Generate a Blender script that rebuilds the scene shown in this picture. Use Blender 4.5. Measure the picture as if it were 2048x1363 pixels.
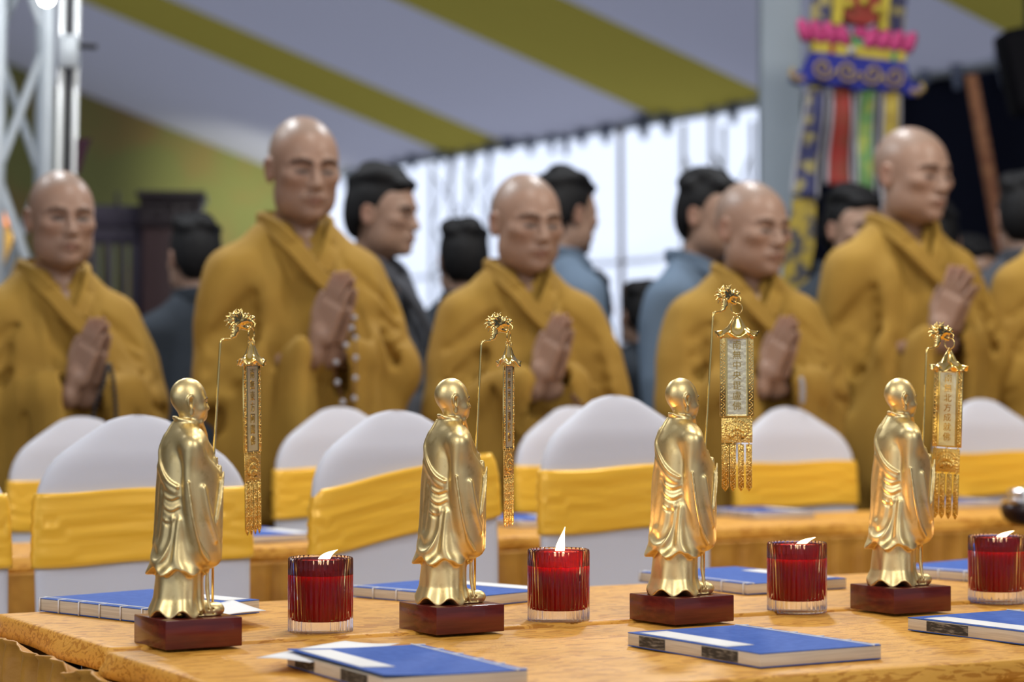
import bpy, bmesh, math, random
import numpy as np
from mathutils import Vector, Matrix

for _o in list(bpy.data.objects):
    bpy.data.objects.remove(_o, do_unlink=True)
SC = bpy.context.scene
COL = SC.collection
PI = math.pi
R = math.radians

# ------------------------------------------------------------------ camera
F = 2048 * 85.0 / 36.0            # focal length in pixels of a 2048 px frame
CAMZ = 1.075
PITCH = R(0.871)
cam_d = bpy.data.cameras.new('camera')
cam = bpy.data.objects.new('camera', cam_d)
COL.objects.link(cam)
cam.location = (0, 0, CAMZ)
cam.rotation_euler = (R(90) + PITCH, 0, 0)
cam_d.lens = 85
cam_d.sensor_width = 36
cam_d.clip_start = 0.05
cam_d.clip_end = 200
cam_d.dof.use_dof = True
cam_d.dof.focus_distance = 3.14
cam_d.dof.aperture_fstop = 3.9
SC.camera = cam

# ------------------------------------------------------------------ world and lamps
world = bpy.data.worlds.new('overcast_sky')
SC.world = world
world.use_nodes = True
_bg = world.node_tree.nodes['Background']
_bg.inputs[0].default_value = (0.74, 0.82, 1.0, 1)
_bg.inputs[1].default_value = 1.45
SC.view_settings.view_transform = 'Standard'
SC.view_settings.look = 'None'
SC.view_settings.gamma = 1.0
SC.view_settings.exposure = 0.0
SC.view_settings.use_curve_mapping = False
SC.cycles.max_bounces = 10
SC.cycles.transmission_bounces = 10
SC.cycles.transparent_max_bounces = 12
SC.cycles.use_denoising = True


def lamp(name, loc, size, energy, col=(1, 0.95, 0.86), aim=None, sy=None, spread=None):
    d = bpy.data.lights.new(name, 'AREA')
    d.energy = energy
    d.color = col
    d.shape = 'RECTANGLE'
    d.size = size
    d.size_y = sy or size
    if spread: d.spread = R(spread)
    o = bpy.data.objects.new(name, d)
    COL.objects.link(o)
    o.location = loc
    if aim is not None:
        v = Vector(aim) - Vector(loc)
        o.rotation_euler = v.to_track_quat('-Z', 'Y').to_euler()
    return o


# ceiling flood lamps of the tent, above and in front of the tables
lamp('flood_lamp', (-2.6, 0.2, 3.6), 1.4, 70, (1.0, 0.97, 0.93), (0.2, 4.4, 0.9))
lamp('flood_lamp', (1.6, 0.0, 3.6), 1.4, 60, (1.0, 0.97, 0.93), (0.2, 4.4, 0.9))
lamp('flood_lamp', (0.3, 4.6, 4.2), 0.8, 58, (1.0, 0.97, 0.92), (0.3, 4.6, 0.0))
lamp('flood_lamp', (-3.2, 7.4, 4.0), 0.6, 30, (0.96, 0.98, 1.0), (-1.2, 6.0, 0.8))
lamp('spot_lamp', (-1.5, 6.9, 3.5), 0.22, 40, (0.93, 0.97, 1.0), (-0.9, 5.6, 1.5))
lamp('spot_lamp', (0.6, 7.4, 3.5), 0.22, 40, (0.93, 0.97, 1.0), (0.6, 6.0, 1.5))
lamp('flood_lamp', (2.6, 4.9, 3.6), 0.5, 55, (1.0, 0.94, 0.84), (1.3, 6.3, 1.4))


# ------------------------------------------------------------------ helpers: picture measurements to world
def ray(x, y):
    dx, dy = (x - 1024) / F, (681.5 - y) / F
    c, s = math.cos(PITCH), math.sin(PITCH)
    return Vector((dx, c - dy * s, s + dy * c))


def P(x, y, Y):                       # the point at depth Y
    d = ray(x, y)
    return Vector((0, 0, CAMZ)) + d * (Y / d.y)


def G(x, y, z=0.75):                  # the point at height z
    d = ray(x, y)
    return Vector((0, 0, CAMZ)) + d * ((z - CAMZ) / d.z)


# ------------------------------------------------------------------ helpers: objects
def tag(o, label=None, cat=None, group=None, kind=None):
    if label: o['label'] = label
    if cat: o['category'] = cat
    if group: o['group'] = group
    if kind: o['kind'] = kind
    return o


def empty(name, loc=(0, 0, 0), rz=0, parent=None):
    o = bpy.data.objects.new(name, None)
    COL.objects.link(o)
    o.empty_display_size = 0.05
    o.location = loc
    o.rotation_euler = (0, 0, rz)
    if parent: o.parent = parent
    return o


def link(name, me, mat=None, parent=None, smooth=True, loc=None, rot=None):
    o = bpy.data.objects.new(name, me)
    COL.objects.link(o)
    if mat is not None:
        for m in (mat if isinstance(mat, (list, tuple)) else [mat]):
            me.materials.append(m)
    if parent: o.parent = parent
    if smooth and len(me.polygons):
        me.polygons.foreach_set('use_smooth', [True] * len(me.polygons))
    if loc is not None: o.location = loc
    if rot is not None: o.rotation_euler = rot
    return o


def copy_tree(o, parent=None):
    c = o.copy()
    COL.objects.link(c)
    if parent: c.parent = parent
    for ch in list(o.children):
        copy_tree(ch, c)
    return c


class MB:
    """collects rings, tubes, boxes and sheets into one mesh"""
    def __init__(s):
        s.v, s.f, s.m = [], [], []
        s.cur = 0

    def add(s, vs, fs):
        b = len(s.v)
        s.v += [tuple(v) for v in vs]
        s.f += [tuple(i + b for i in f) for f in fs]
        s.m += [s.cur] * len(fs)
        return s

    def box(s, c, d, Rm=None, ch=0.0):
        hx, hy, hz = d[0] / 2, d[1] / 2, d[2] / 2
        bm = bmesh.new()
        bmesh.ops.create_cube(bm, size=1)
        for v in bm.verts:
            v.co = Vector((v.co.x * 2 * hx, v.co.y * 2 * hy, v.co.z * 2 * hz))
        if ch > 0:
            bmesh.ops.bevel(bm, geom=list(bm.edges), offset=ch, segments=2, affect='EDGES', profile=0.5)
        bm.verts.ensure_lookup_table()
        bm.verts.index_update()
        vs = [v.co.copy() for v in bm.verts]
        fs = [[v.index for v in f.verts] for f in bm.faces]
        bm.free()
        c = Vector(c)
        if Rm is not None: vs = [Rm @ v for v in vs]
        return s.add([v + c for v in vs], fs)

    def rings(s, rings, caps=True, close=False):
        n = len(rings[0])
        vs = [p for r in rings for p in r]
        fs = []
        m = len(rings)
        for i in range(m if close else m - 1):
            a, b = i * n, ((i + 1) % m) * n
            for j in range(n):
                k = (j + 1) % n
                fs.append((a + j, a + k, b + k, b + j))
        if caps and not close:
            fs.append(tuple(range(n - 1, -1, -1)))
            fs.append(tuple((m - 1) * n + j for j in range(n)))
        return s.add(vs, fs)

    def tube(s, pts, rad, seg=10, caps=True, close=False):
        pts = [Vector(p) for p in pts]
        n = len(pts)
        rad = [rad] * n if not hasattr(rad, '__len__') else rad
        up = Vector((0.31, 0.17, 0.93))
        rings = []
        prev = None
        for i, p in enumerate(pts):
            a, b = pts[(i - 1) % n if close else max(i - 1, 0)], pts[(i + 1) % n if close else min(i + 1, n - 1)]
            t = (b - a).normalized()
            if prev is None:
                x = t.cross(up).normalized() if abs(t.dot(up)) < 0.98 else t.cross(Vector((1, 0, 0))).normalized()
            else:
                x = (prev - t * prev.dot(t)).normalized()
            prev = x
            y = t.cross(x)
            rings.append([p + (x * math.cos(q) + y * math.sin(q)) * rad[i] for q in [2 * PI * k / seg for k in range(seg)]])
        return s.rings(rings, caps, close)

    def lathe(s, prof, seg=48, mod=None, c=(0, 0, 0), closed=False):
        rings = []
        for i, (r, z) in enumerate(prof):
            rg = []
            for k in range(seg):
                a = 2 * PI * k / seg
                rr = r * (mod(a, i) if mod else 1)
                rg.append((c[0] + rr * math.cos(a), c[1] + rr * math.sin(a), c[2] + z))
            rings.append(rg)
        return s.rings(rings, not closed, closed)

    def grid(s, fn, nu, nv):
        vs = [fn(i / nu, j / nv) for j in range(nv + 1) for i in range(nu + 1)]
        fs = []
        for j in range(nv):
            for i in range(nu):
                a = j * (nu + 1) + i
                fs.append((a, a + 1, a + nu + 2, a + nu + 1))
        return s.add(vs, fs)

    def prism(s, out, d, M=None):
        """outline of (x, z) points extruded along y by d, centred"""
        n = len(out)
        vs = [Vector((x, -d / 2, z)) for x, z in out] + [Vector((x, d / 2, z)) for x, z in out]
        if M is not None: vs = [M @ v for v in vs]
        fs = [tuple(range(n)), tuple(range(2 * n - 1, n - 1, -1))]
        for i in range(n):
            j = (i + 1) % n
            fs.append((i, i + n, j + n, j))
        return s.add(vs, fs)

    def ball(s, c, r, seg=12, ring=8):
        r = (r, r, r) if not hasattr(r, '__len__') else r
        rings = []
        for i in range(1, ring):
            t = PI * i / ring
            rings.append([(c[0] + r[0] * math.sin(t) * math.cos(2 * PI * k / seg), c[1] + r[1] * math.sin(t) * math.sin(2 * PI * k / seg),
                           c[2] - r[2] * math.cos(t)) for k in range(seg)])
        return s.rings(rings)

    def mesh(s, name='mesh', thick=0):
        me = bpy.data.meshes.new(name)
        me.from_pydata(s.v, [], s.f)
        if any(s.m):
            me.polygons.foreach_set('material_index', s.m)
        bm = bmesh.new()
        bm.from_mesh(me)
        bmesh.ops.recalc_face_normals(bm, faces=bm.faces)
        bm.to_mesh(me)
        bm.free()
        me.update()
        return me

    def build(s, name, mat, parent=None, smooth=True, loc=None, rot=None, sharp=None, solid=0):
        o = link(name, s.mesh(name), mat, parent, smooth, loc, rot)
        if smooth and sharp: autosmooth(o.data, sharp)
        if solid:
            md = o.modifiers.new('thickness', 'SOLIDIFY')
            md.thickness = solid
            md.offset = 0
        return o


def autosmooth(me, deg):
    bm = bmesh.new()
    bm.from_mesh(me)
    lim = R(deg)
    for e in bm.edges:
        if len(e.link_faces) == 2 and e.calc_face_angle(0) > lim:
            e.smooth = False
    bm.to_mesh(me)
    bm.free()


# ------------------------------------------------------------------ helpers: materials
def mat(name, col, rough=0.6, metal=0.0, col2=None, nscale=8.0, ndetail=3.0, stretch=(1, 1, 1), ramp=(0.4, 0.6),
        bump=0.0, bscale=40.0, bstretch=(1, 1, 1), sheen=0.0, spec=0.5, sss=0.0, sssr=(1, 0.3, 0.2), emit=None, estr=0.0,
        attr=False, coat=0.0, aniso=0.0, trans=0.0, ior=1.45, distort=0.0):
    m = bpy.data.materials.new(name)
    m.use_nodes = True
    nt = m.node_tree
    N, L = nt.nodes, nt.links
    b = N['Principled BSDF']
    def rgba(c): return (c[0], c[1], c[2], 1)
    b.inputs['Base Color'].default_value = rgba(col)
    b.inputs['Roughness'].default_value = rough
    b.inputs['Metallic'].default_value = metal
    b.inputs['Specular IOR Level'].default_value = spec
    b.inputs['IOR'].default_value = ior
    if sheen:
        b.inputs['Sheen Weight'].default_value = sheen
        b.inputs['Sheen Roughness'].default_value = 0.5
        b.inputs['Sheen Tint'].default_value = rgba(col)
    if sss:
        b.inputs['Subsurface Weight'].default_value = sss
        b.inputs['Subsurface Radius'].default_value = sssr
        b.inputs['Subsurface Scale'].default_value = 1.0
    if emit:
        b.inputs['Emission Color'].default_value = rgba(emit)
        b.inputs['Emission Strength'].default_value = estr
    if coat: b.inputs['Coat Weight'].default_value = coat
    if trans: b.inputs['Transmission Weight'].default_value = trans
    tc = N.new('ShaderNodeTexCoord')
    out_col = None
    if col2 is not None:
        mp = N.new('ShaderNodeMapping'); mp.inputs['Scale'].default_value = stretch
        L.new(tc.outputs['Object'], mp.inputs[0])
        ns = N.new('ShaderNodeTexNoise'); ns.inputs['Scale'].default_value = nscale; ns.inputs['Detail'].default_value = ndetail
        ns.inputs['Distortion'].default_value = distort
        L.new(mp.outputs[0], ns.inputs['Vector'])
        rp = N.new('ShaderNodeValToRGB')
        rp.color_ramp.elements[0].position = ramp[0]; rp.color_ramp.elements[1].position = ramp[1]
        rp.color_ramp.elements[0].color = rgba(col); rp.color_ramp.elements[1].color = rgba(col2)
        L.new(ns.outputs['Fac'], rp.inputs[0])
        out_col = rp.outputs[0]
    if attr:
        at = N.new('ShaderNodeVertexColor'); at.layer_name = 'tint'
        mx = N.new('ShaderNodeMix'); mx.data_type = 'RGBA'; mx.blend_type = 'MULTIPLY'
        mx.inputs[0].default_value = 1.0
        if out_col is not None: L.new(out_col, mx.inputs[6])
        else: mx.inputs[6].default_value = rgba(col)
        L.new(at.outputs[0], mx.inputs[7])
        out_col = mx.outputs[2]
    if out_col is not None: L.new(out_col, b.inputs['Base Color'])
    if bump:
        mp = N.new('ShaderNodeMapping'); mp.inputs['Scale'].default_value = bstretch
        L.new(tc.outputs['Object'], mp.inputs[0])
        ns = N.new('ShaderNodeTexNoise'); ns.inputs['Scale'].default_value = bscale; ns.inputs['Detail'].default_value = 3
        L.new(mp.outputs[0], ns.inputs['Vector'])
        bp = N.new('ShaderNodeBump'); bp.inputs['Strength'].default_value = bump; bp.inputs['Distance'].default_value = 0.01
        L.new(ns.outputs['Fac'], bp.inputs['Height'])
        L.new(bp.outputs[0], b.inputs['Normal'])
    return m


# ------------------------------------------------------------------ helpers: solid modelling on a grid
class Field:
    """blends rounded solids on a grid and skins them as one continuous surface"""
    def __init__(s, ax, ay, az, km=0.03):
        s.a = [np.asarray(a, np.float32) for a in (ax, ay, az)]
        s.f = np.full([len(a) for a in s.a], 9.0, np.float32)
        s.km = km

    def put(s, fn, lo, hi, k=0.01, op='u'):
        m = max(k, s.km)
        sl = []
        for i in range(3):
            a = s.a[i]
            i0 = max(int(np.searchsorted(a, lo[i] - m)) - 1, 0)
            i1 = min(int(np.searchsorted(a, hi[i] + m)) + 1, len(a))
            if i1 - i0 < 1: return s
            sl.append(slice(i0, i1))
        X, Y, Z = (s.a[0][sl[0]][:, None, None], s.a[1][sl[1]][None, :, None], s.a[2][sl[2]][None, None, :])
        d = fn(X, Y, Z).astype(np.float32)
        c = s.f[tuple(sl)]
        d = np.broadcast_to(d, c.shape)
        if op == 'u':
            h = np.maximum(k - np.abs(c - d), 0) / k
            r = np.minimum(c, d) - h * h * k * 0.25
        elif op == 's':
            h = np.maximum(k - np.abs(c + d), 0) / k
            r = np.maximum(c, -d) + h * h * k * 0.25
        elif op == 'a':
            r = c + d
        s.f[tuple(sl)] = r
        return s

    def ell(s, c, r, k=0.01, op='u', M=None):
        c = np.array(c, float); r = np.array(r, float)
        if M is None:
            Rm, o = np.eye(3), c
        else:
            Rm, o = M[0], M[0] @ c + M[1]
        ext = np.sqrt(((Rm * r[None, :]) ** 2).sum(1))
        def fn(X, Y, Z):
            px, py, pz = X - o[0], Y - o[1], Z - o[2]
            q = [Rm[0, i] * px + Rm[1, i] * py + Rm[2, i] * pz for i in range(3)]
            k0 = np.sqrt(sum((q[i] / r[i]) ** 2 for i in range(3)))
            k1 = np.sqrt(sum((q[i] / r[i] ** 2) ** 2 for i in range(3)))
            return k0 * (k0 - 1) / np.maximum(k1, 1e-6)
        return s.put(fn, o - ext, o + ext, k, op)

    def cap(s, a, b, ra, rb=None, k=0.01, op='u', M=None):
        rb = ra if rb is None else rb
        a = np.array(a, float); b = np.array(b, float)
        if M is not None: a, b = M[0] @ a + M[1], M[0] @ b + M[1]
        rm = max(ra, rb)
        ab = b - a
        L2 = max(float(ab @ ab), 1e-12)
        def fn(X, Y, Z):
            px, py, pz = X - a[0], Y - a[1], Z - a[2]
            t = np.clip((px * ab[0] + py * ab[1] + pz * ab[2]) / L2, 0, 1)
            return np.sqrt((px - t * ab[0]) ** 2 + (py - t * ab[1]) ** 2 + (pz - t * ab[2]) ** 2) - (ra + (rb - ra) * t)
        return s.put(fn, np.minimum(a, b) - rm, np.maximum(a, b) + rm, k, op)

    def chain(s, pts, rad, k=0.01, op='u', M=None):
        n = len(pts)
        rad = [rad] * n if not hasattr(rad, '__len__') else rad
        pts = [np.array(p, float) for p in pts]
        if M is not None: pts = [M[0] @ p + M[1] for p in pts]
        rm = max(rad)
        A = np.array(pts)
        def fn(X, Y, Z):
            out = None
            for i in range(n - 1):
                a, ab = pts[i], pts[i + 1] - pts[i]
                L2 = max(float(ab @ ab), 1e-12)
                px, py, pz = X - a[0], Y - a[1], Z - a[2]
                t = np.clip((px * ab[0] + py * ab[1] + pz * ab[2]) / L2, 0, 1)
                d = np.sqrt((px - t * ab[0]) ** 2 + (py - t * ab[1]) ** 2 + (pz - t * ab[2]) ** 2) - (rad[i] + (rad[i + 1] - rad[i]) * t)
                out = d if out is None else np.minimum(out, d)
            return out
        return s.put(fn, A.min(0) - rm, A.max(0) + rm, k, op)

    def box(s, c, h, r, k=0.01, op='u', M=None):
        """rounded box, half sizes h, edge radius r"""
        c = np.array(c, float); h = np.array(h, float) - r
        Rm, o = (np.eye(3), c) if M is None else (M[0], M[0] @ c + M[1])
        ext = np.abs(Rm) @ (h + r)
        def fn(X, Y, Z):
            px, py, pz = X - o[0], Y - o[1], Z - o[2]
            q = [np.abs(Rm[0, i] * px + Rm[1, i] * py + Rm[2, i] * pz) - h[i] for i in range(3)]
            return np.sqrt(sum(np.maximum(qq, 0) ** 2 for qq in q)) + np.minimum(np.maximum(np.maximum(q[0], q[1]), q[2]), 0) - r
        return s.put(fn, o - ext, o + ext, k, op)

    def loft(s, rows, k=0.01, op='u', mod=None, bottom=None, M=None, ck=0.004, sup=2.0):
        """stack of ellipses (z, cx, cy, rx, ry); mod(phi, z) scales the radius, bottom(phi) moves the lower rim"""
        rows = np.array(rows, float)
        rows = rows[np.argsort(rows[:, 0])]
        zz = np.linspace(rows[0, 0], rows[-1, 0], 160)
        cols = [np.interp(zz, rows[:, 0], rows[:, i]) for i in range(1, 5)]
        ker = np.hanning(13); ker /= ker.sum()
        cols = [np.convolve(np.pad(c, 6, mode='edge'), ker, 'valid') for c in cols]
        z0, z1 = rows[0, 0], rows[-1, 0]
        rmax = max(rows[:, 3].max() + np.abs(rows[:, 1]).max(), rows[:, 4].max() + np.abs(rows[:, 2]).max()) * 1.3
        Rm, o = (np.eye(3), np.zeros(3)) if M is None else M
        def fn(X, Y, Z):
            px, py, pz = X - o[0], Y - o[1], Z - o[2]
            x = Rm[0, 0] * px + Rm[1, 0] * py + Rm[2, 0] * pz
            y = Rm[0, 1] * px + Rm[1, 1] * py + Rm[2, 1] * pz
            z = Rm[0, 2] * px + Rm[1, 2] * py + Rm[2, 2] * pz
            cx, cy, rx, ry = [np.interp(z, zz, c) for c in cols]
            dx, dy = x - cx, y - cy
            if sup == 2.0: q = np.sqrt((dx / rx) ** 2 + (dy / ry) ** 2)
            else: q = ((np.abs(dx / rx)) ** sup + (np.abs(dy / ry)) ** sup) ** (1 / sup)
            if mod is not None or bottom is not None: ph = np.arctan2(dy / ry, dx / rx)
            if mod is not None: q = q / mod(ph, z)
            d = (q - 1) * np.minimum(rx, ry)
            zb = z0 if bottom is None else bottom(ph)
            e = np.maximum(zb - z, z - z1)
            h = np.maximum(ck - np.abs(d - e), 0) / ck
            return np.maximum(d, e) + h * h * ck * 0.25
        if M is None:
            lo, hi = (-rmax, -rmax, z0 - 0.02), (rmax, rmax, z1 + 0.02)
        else:
            cs = np.array([[x, y, z] for x in (-rmax, rmax) for y in (-rmax, rmax) for z in (z0, z1)]) @ Rm.T + o
            lo, hi = cs.min(0), cs.max(0)
        return s.put(fn, lo, hi, k, op)

    def mesh(s, name, relax=0):
        f = s.f
        n = f.shape
        S = f < 0
        cnt = np.zeros([d - 1 for d in n], np.int8)
        cs = [(i, j, k) for i in (0, 1) for j in (0, 1) for k in (0, 1)]
        def crn(A, c): return A[c[0]:n[0] - 1 + c[0], c[1]:n[1] - 1 + c[1], c[2]:n[2] - 1 + c[2]]
        for c in cs: cnt += crn(S, c)
        act = (cnt > 0) & (cnt < 8)
        idx = np.full(act.shape, -1, np.int64)
        I = np.argwhere(act)
        idx[act] = np.arange(len(I))
        acc = np.zeros((len(I), 3)); num = np.zeros(len(I))
        for a in cs:
            for ax in range(3):
                if a[ax]: continue
                b = list(a); b[ax] = 1
                fa = f[I[:, 0] + a[0], I[:, 1] + a[1], I[:, 2] + a[2]]
                fb = f[I[:, 0] + b[0], I[:, 1] + b[1], I[:, 2] + b[2]]
                m = (fa < 0) != (fb < 0)
                t = np.where(m, fa / np.where(m, fa - fb, 1), 0)
                p = np.repeat(np.array(a, float)[None], len(I), 0)
                p[:, ax] += t
                acc += p * m[:, None]; num += m
        V = I + acc / num[:, None]
        W = np.empty_like(V)
        for i in range(3): W[:, i] = np.interp(V[:, i], np.arange(n[i]), s.a[i])
        quads = []
        for ax in range(3):
            b, c = (ax + 1) % 3, (ax + 2) % 3
            sl0 = [slice(None)] * 3; sl1 = [slice(None)] * 3
            sl0[ax] = slice(0, n[ax] - 1); sl1[ax] = slice(1, n[ax])
            for q in (b, c):
                sl0[q] = slice(1, n[q] - 1); sl1[q] = slice(1, n[q] - 1)
            A, B = S[tuple(sl0)], S[tuple(sl1)]
            E = np.argwhere(A != B)
            if not len(E): continue
            flip = A[tuple(E.T)]
            E[:, b] += 1; E[:, c] += 1
            def cell(db, dc):
                Q = E.copy(); Q[:, b] += db; Q[:, c] += dc
                return idx[tuple(Q.T)]
            q = np.stack([cell(-1, -1), cell(0, -1), cell(0, 0), cell(-1, 0)], 1)
            q[~flip] = q[~flip][:, ::-1]
            quads.append(q)
        Q = np.concatenate(quads)
        Q = Q[(Q >= 0).all(1)]
        for _ in range(relax):
            s1 = np.zeros_like(W); cn = np.zeros(len(W))
            for i in range(4):
                a, b = Q[:, i], Q[:, (i + 1) % 4]
                np.add.at(s1, a, W[b]); np.add.at(cn, a, 1)
                np.add.at(s1, b, W[a]); np.add.at(cn, b, 1)
            W = W * 0.4 + 0.6 * s1 / np.maximum(cn, 1)[:, None]
        me = bpy.data.meshes.new(name)
        me.vertices.add(len(W)); me.vertices.foreach_set('co', W.astype(np.float32).ravel())
        me.loops.add(len(Q) * 4); me.loops.foreach_set('vertex_index', Q.astype(np.int32).ravel())
        me.polygons.add(len(Q))
        me.polygons.foreach_set('loop_start', np.arange(0, len(Q) * 4, 4, dtype=np.int32))
        me.update(calc_edges=True)
        me.polygons.foreach_set('use_smooth', np.ones(len(Q), bool))
        s.W = W
        return me


def tint(me, cols):
    a = me.color_attributes.new('tint', 'FLOAT_COLOR', 'POINT')
    c = np.ones((len(me.vertices), 4), np.float32)
    c[:, :3] = cols
    a.data.foreach_set('color', c.ravel())


def rotz(a):
    c, s = math.cos(a), math.sin(a)
    return np.array([[c, -s, 0], [s, c, 0], [0, 0, 1.0]])


def rotx(a):
    c, s = math.cos(a), math.sin(a)
    return np.array([[1.0, 0, 0], [0, c, -s], [0, s, c]])


def roty(a):
    c, s = math.cos(a), math.sin(a)
    return np.array([[c, 0, s], [0, 1.0, 0], [-s, 0, c]])


def lin(a, b, h):
    return np.linspace(a, b, int(round((b - a) / h)) + 1)


def axis(*segs):
    """axis made of (from, to, step) runs"""
    out = []
    for a, b, h in segs:
        r = lin(a, b, h)
        out.append(r if not out else r[1:])
    return np.concatenate(out)


def waves(seed, n, freq, zf=0.3):
    rg = np.random.RandomState(seed)
    k = rg.normal(size=(n, 3)); k /= np.linalg.norm(k, axis=1)[:, None]
    k *= freq * rg.uniform(0.6, 1.5, (n, 1)); k[:, 2] *= zf
    ph = rg.uniform(0, 6.28, n)
    def fn(X, Y, Z):
        t = 0
        for i in range(n): t = t + np.sin(k[i, 0] * X + k[i, 1] * Y + k[i, 2] * Z + ph[i])
        return t / n
    return fn
# ------------------------------------------------------------------ materials
M = {}
M['gold'] = mat('satin_gold', (0.84, 0.67, 0.33), 0.43, 1.0, col2=(0.62, 0.46, 0.19), nscale=70, ndetail=6, ramp=(0.56, 0.80), bump=0.02, bscale=300)
M['bright_gold'] = mat('polished_gold', (0.90, 0.66, 0.24), 0.16, 1.0)
M['foil_gold'] = mat('gold_foil', (0.88, 0.63, 0.20), 0.22, 1.0, bump=0.35, bscale=420)
M['pale_foil'] = mat('pale_foil', (0.92, 0.85, 0.60), 0.42, 1.0, bump=0.10, bscale=160)
M['emboss'] = mat('embossed_gold', (0.72, 0.46, 0.10), 0.25, 1.0)
M['lacquer'] = mat('red_lacquered_wood', (0.085, 0.012, 0.010), 0.22, 0, col2=(0.14, 0.022, 0.014), nscale=30, stretch=(0.3, 1, 3), coat=0.2)
M['ink'] = mat('black_ink', (0.02, 0.015, 0.01), 0.5)
M['damask'] = mat('gold_damask', (0.74, 0.375, 0.058), 0.45, 0, col2=(0.50, 0.205, 0.018), nscale=46, ndetail=5, stretch=(0.45, 1.2, 2.2), ramp=(0.52, 0.57), sheen=0.3, bump=0.10, bscale=300, distort=1.8)
M['skirt'] = mat('gold_satin_skirt', (0.56, 0.275, 0.042), 0.45, 0, col2=(0.46, 0.21, 0.03), nscale=14, sheen=0.3, bump=0.15, bscale=60)
M['stretch'] = mat('white_stretch_cover', (0.60, 0.62, 0.70), 0.75, 0, sheen=0.2, bump=0.05, bscale=30)
M['satin'] = mat('yellow_satin_sash', (0.92, 0.53, 0.05), 0.30, 0.10, sheen=0.3, bump=0.16, bscale=8, bstretch=(0.6, 1, 4))
M['robe'] = mat('ochre_robe_cloth', (0.33, 0.195, 0.028), 0.85, 0, col2=(0.29, 0.165, 0.022), nscale=5, sheen=0.15, bump=0.45, bscale=14, bstretch=(1.4, 1.4, 0.5))
M['robe_dark'] = mat('brown_undershirt', (0.05, 0.03, 0.02), 0.9)
M['grey_robe'] = mat('grey_blue_robe_cloth', (0.10, 0.145, 0.21), 0.9, bump=0.3, bscale=12)
M['dark_robe'] = mat('dark_slate_cloth', (0.022, 0.03, 0.042), 0.9)
M['charcoal'] = mat('charcoal_cloth', (0.06, 0.065, 0.08), 0.9)
M['skin'] = mat('skin', (0.315, 0.200, 0.145), 0.40, 0, attr=True, col2=(0.315, 0.195, 0.14), nscale=18, spec=0.38)
M['hair'] = mat('black_hair', (0.005, 0.005, 0.006), 0.55, bump=0.5, bscale=60, bstretch=(3, 3, 0.5), spec=0.25)
M['blue_cover'] = mat('blue_paper_cover', (0.036, 0.100, 0.40), 0.7, col2=(0.050, 0.125, 0.45), nscale=90, spec=0.25)
M['paper'] = mat('white_paper', (0.80, 0.80, 0.80), 0.7)
M['pages'] = mat('page_edges', (0.66, 0.58, 0.46), 0.8, col2=(0.56, 0.48, 0.37), nscale=40, stretch=(0.3, 0.3, 12))
M['smudge'] = mat('printed_page_edges', (0.035, 0.032, 0.03), 0.6, col2=(0.30, 0.27, 0.22), nscale=70, stretch=(1, 1, 6), ramp=(0.5, 0.75))
M['thread'] = mat('white_thread', (0.75, 0.76, 0.80), 0.7)
M['wax'] = mat('red_wax', (0.36, 0.003, 0.006), 0.6, sss=1.0, sssr=(0.030, 0.0014, 0.0010), spec=0.2)
M['wick'] = mat('burnt_wick', (0.02, 0.015, 0.01), 0.9)
M['flame'] = mat('candle_flame', (1, 0.8, 0.5), 0.5, emit=(1.0, 0.72, 0.38), estr=9.0)
M['alu'] = mat('painted_aluminium', (0.50, 0.55, 0.60), 0.4, 0.3)
M['alu_pale'] = mat('pale_metal', (0.70, 0.72, 0.72), 0.35, 0.3)
M['black'] = mat('matt_black', (0.012, 0.012, 0.015), 0.7)
M['dark_wood'] = mat('dark_carved_wood', (0.022, 0.014, 0.018), 0.45, bump=0.4, bscale=60)
M['plum_wood'] = mat('dark_plum_wood', (0.035, 0.028, 0.050), 0.6)
M['red_wood'] = mat('red_brown_wood', (0.030, 0.008, 0.010), 0.5)
M['pole_wood'] = mat('bamboo_pole', (0.42, 0.19, 0.09), 0.7, col2=(0.28, 0.11, 0.055), nscale=12, stretch=(1, 1, 3))
M['steel'] = mat('polished_steel', (0.85, 0.86, 0.88), 0.12, 1.0)
M['bead_black'] = mat('black_beads', (0.015, 0.013, 0.015), 0.25)
M['bead_brown'] = mat('brown_beads', (0.09, 0.03, 0.015), 0.3)
M['bead_clear'] = mat('crystal_beads', (0.62, 0.64, 0.70), 0.08, trans=0.5)


def glass(name, col=(1, 1, 1), rough=0.0, ior=1.45):
    m = bpy.data.materials.new(name)
    m.use_nodes = True
    nt = m.node_tree
    nt.nodes.remove(nt.nodes['Principled BSDF'])
    g = nt.nodes.new('ShaderNodeBsdfGlass')
    g.inputs['Color'].default_value = (*col, 1)
    g.inputs['Roughness'].default_value = rough
    g.inputs['IOR'].default_value = ior
    nt.links.new(g.outputs[0], nt.nodes['Material Output'].inputs[0])
    return m


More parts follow.
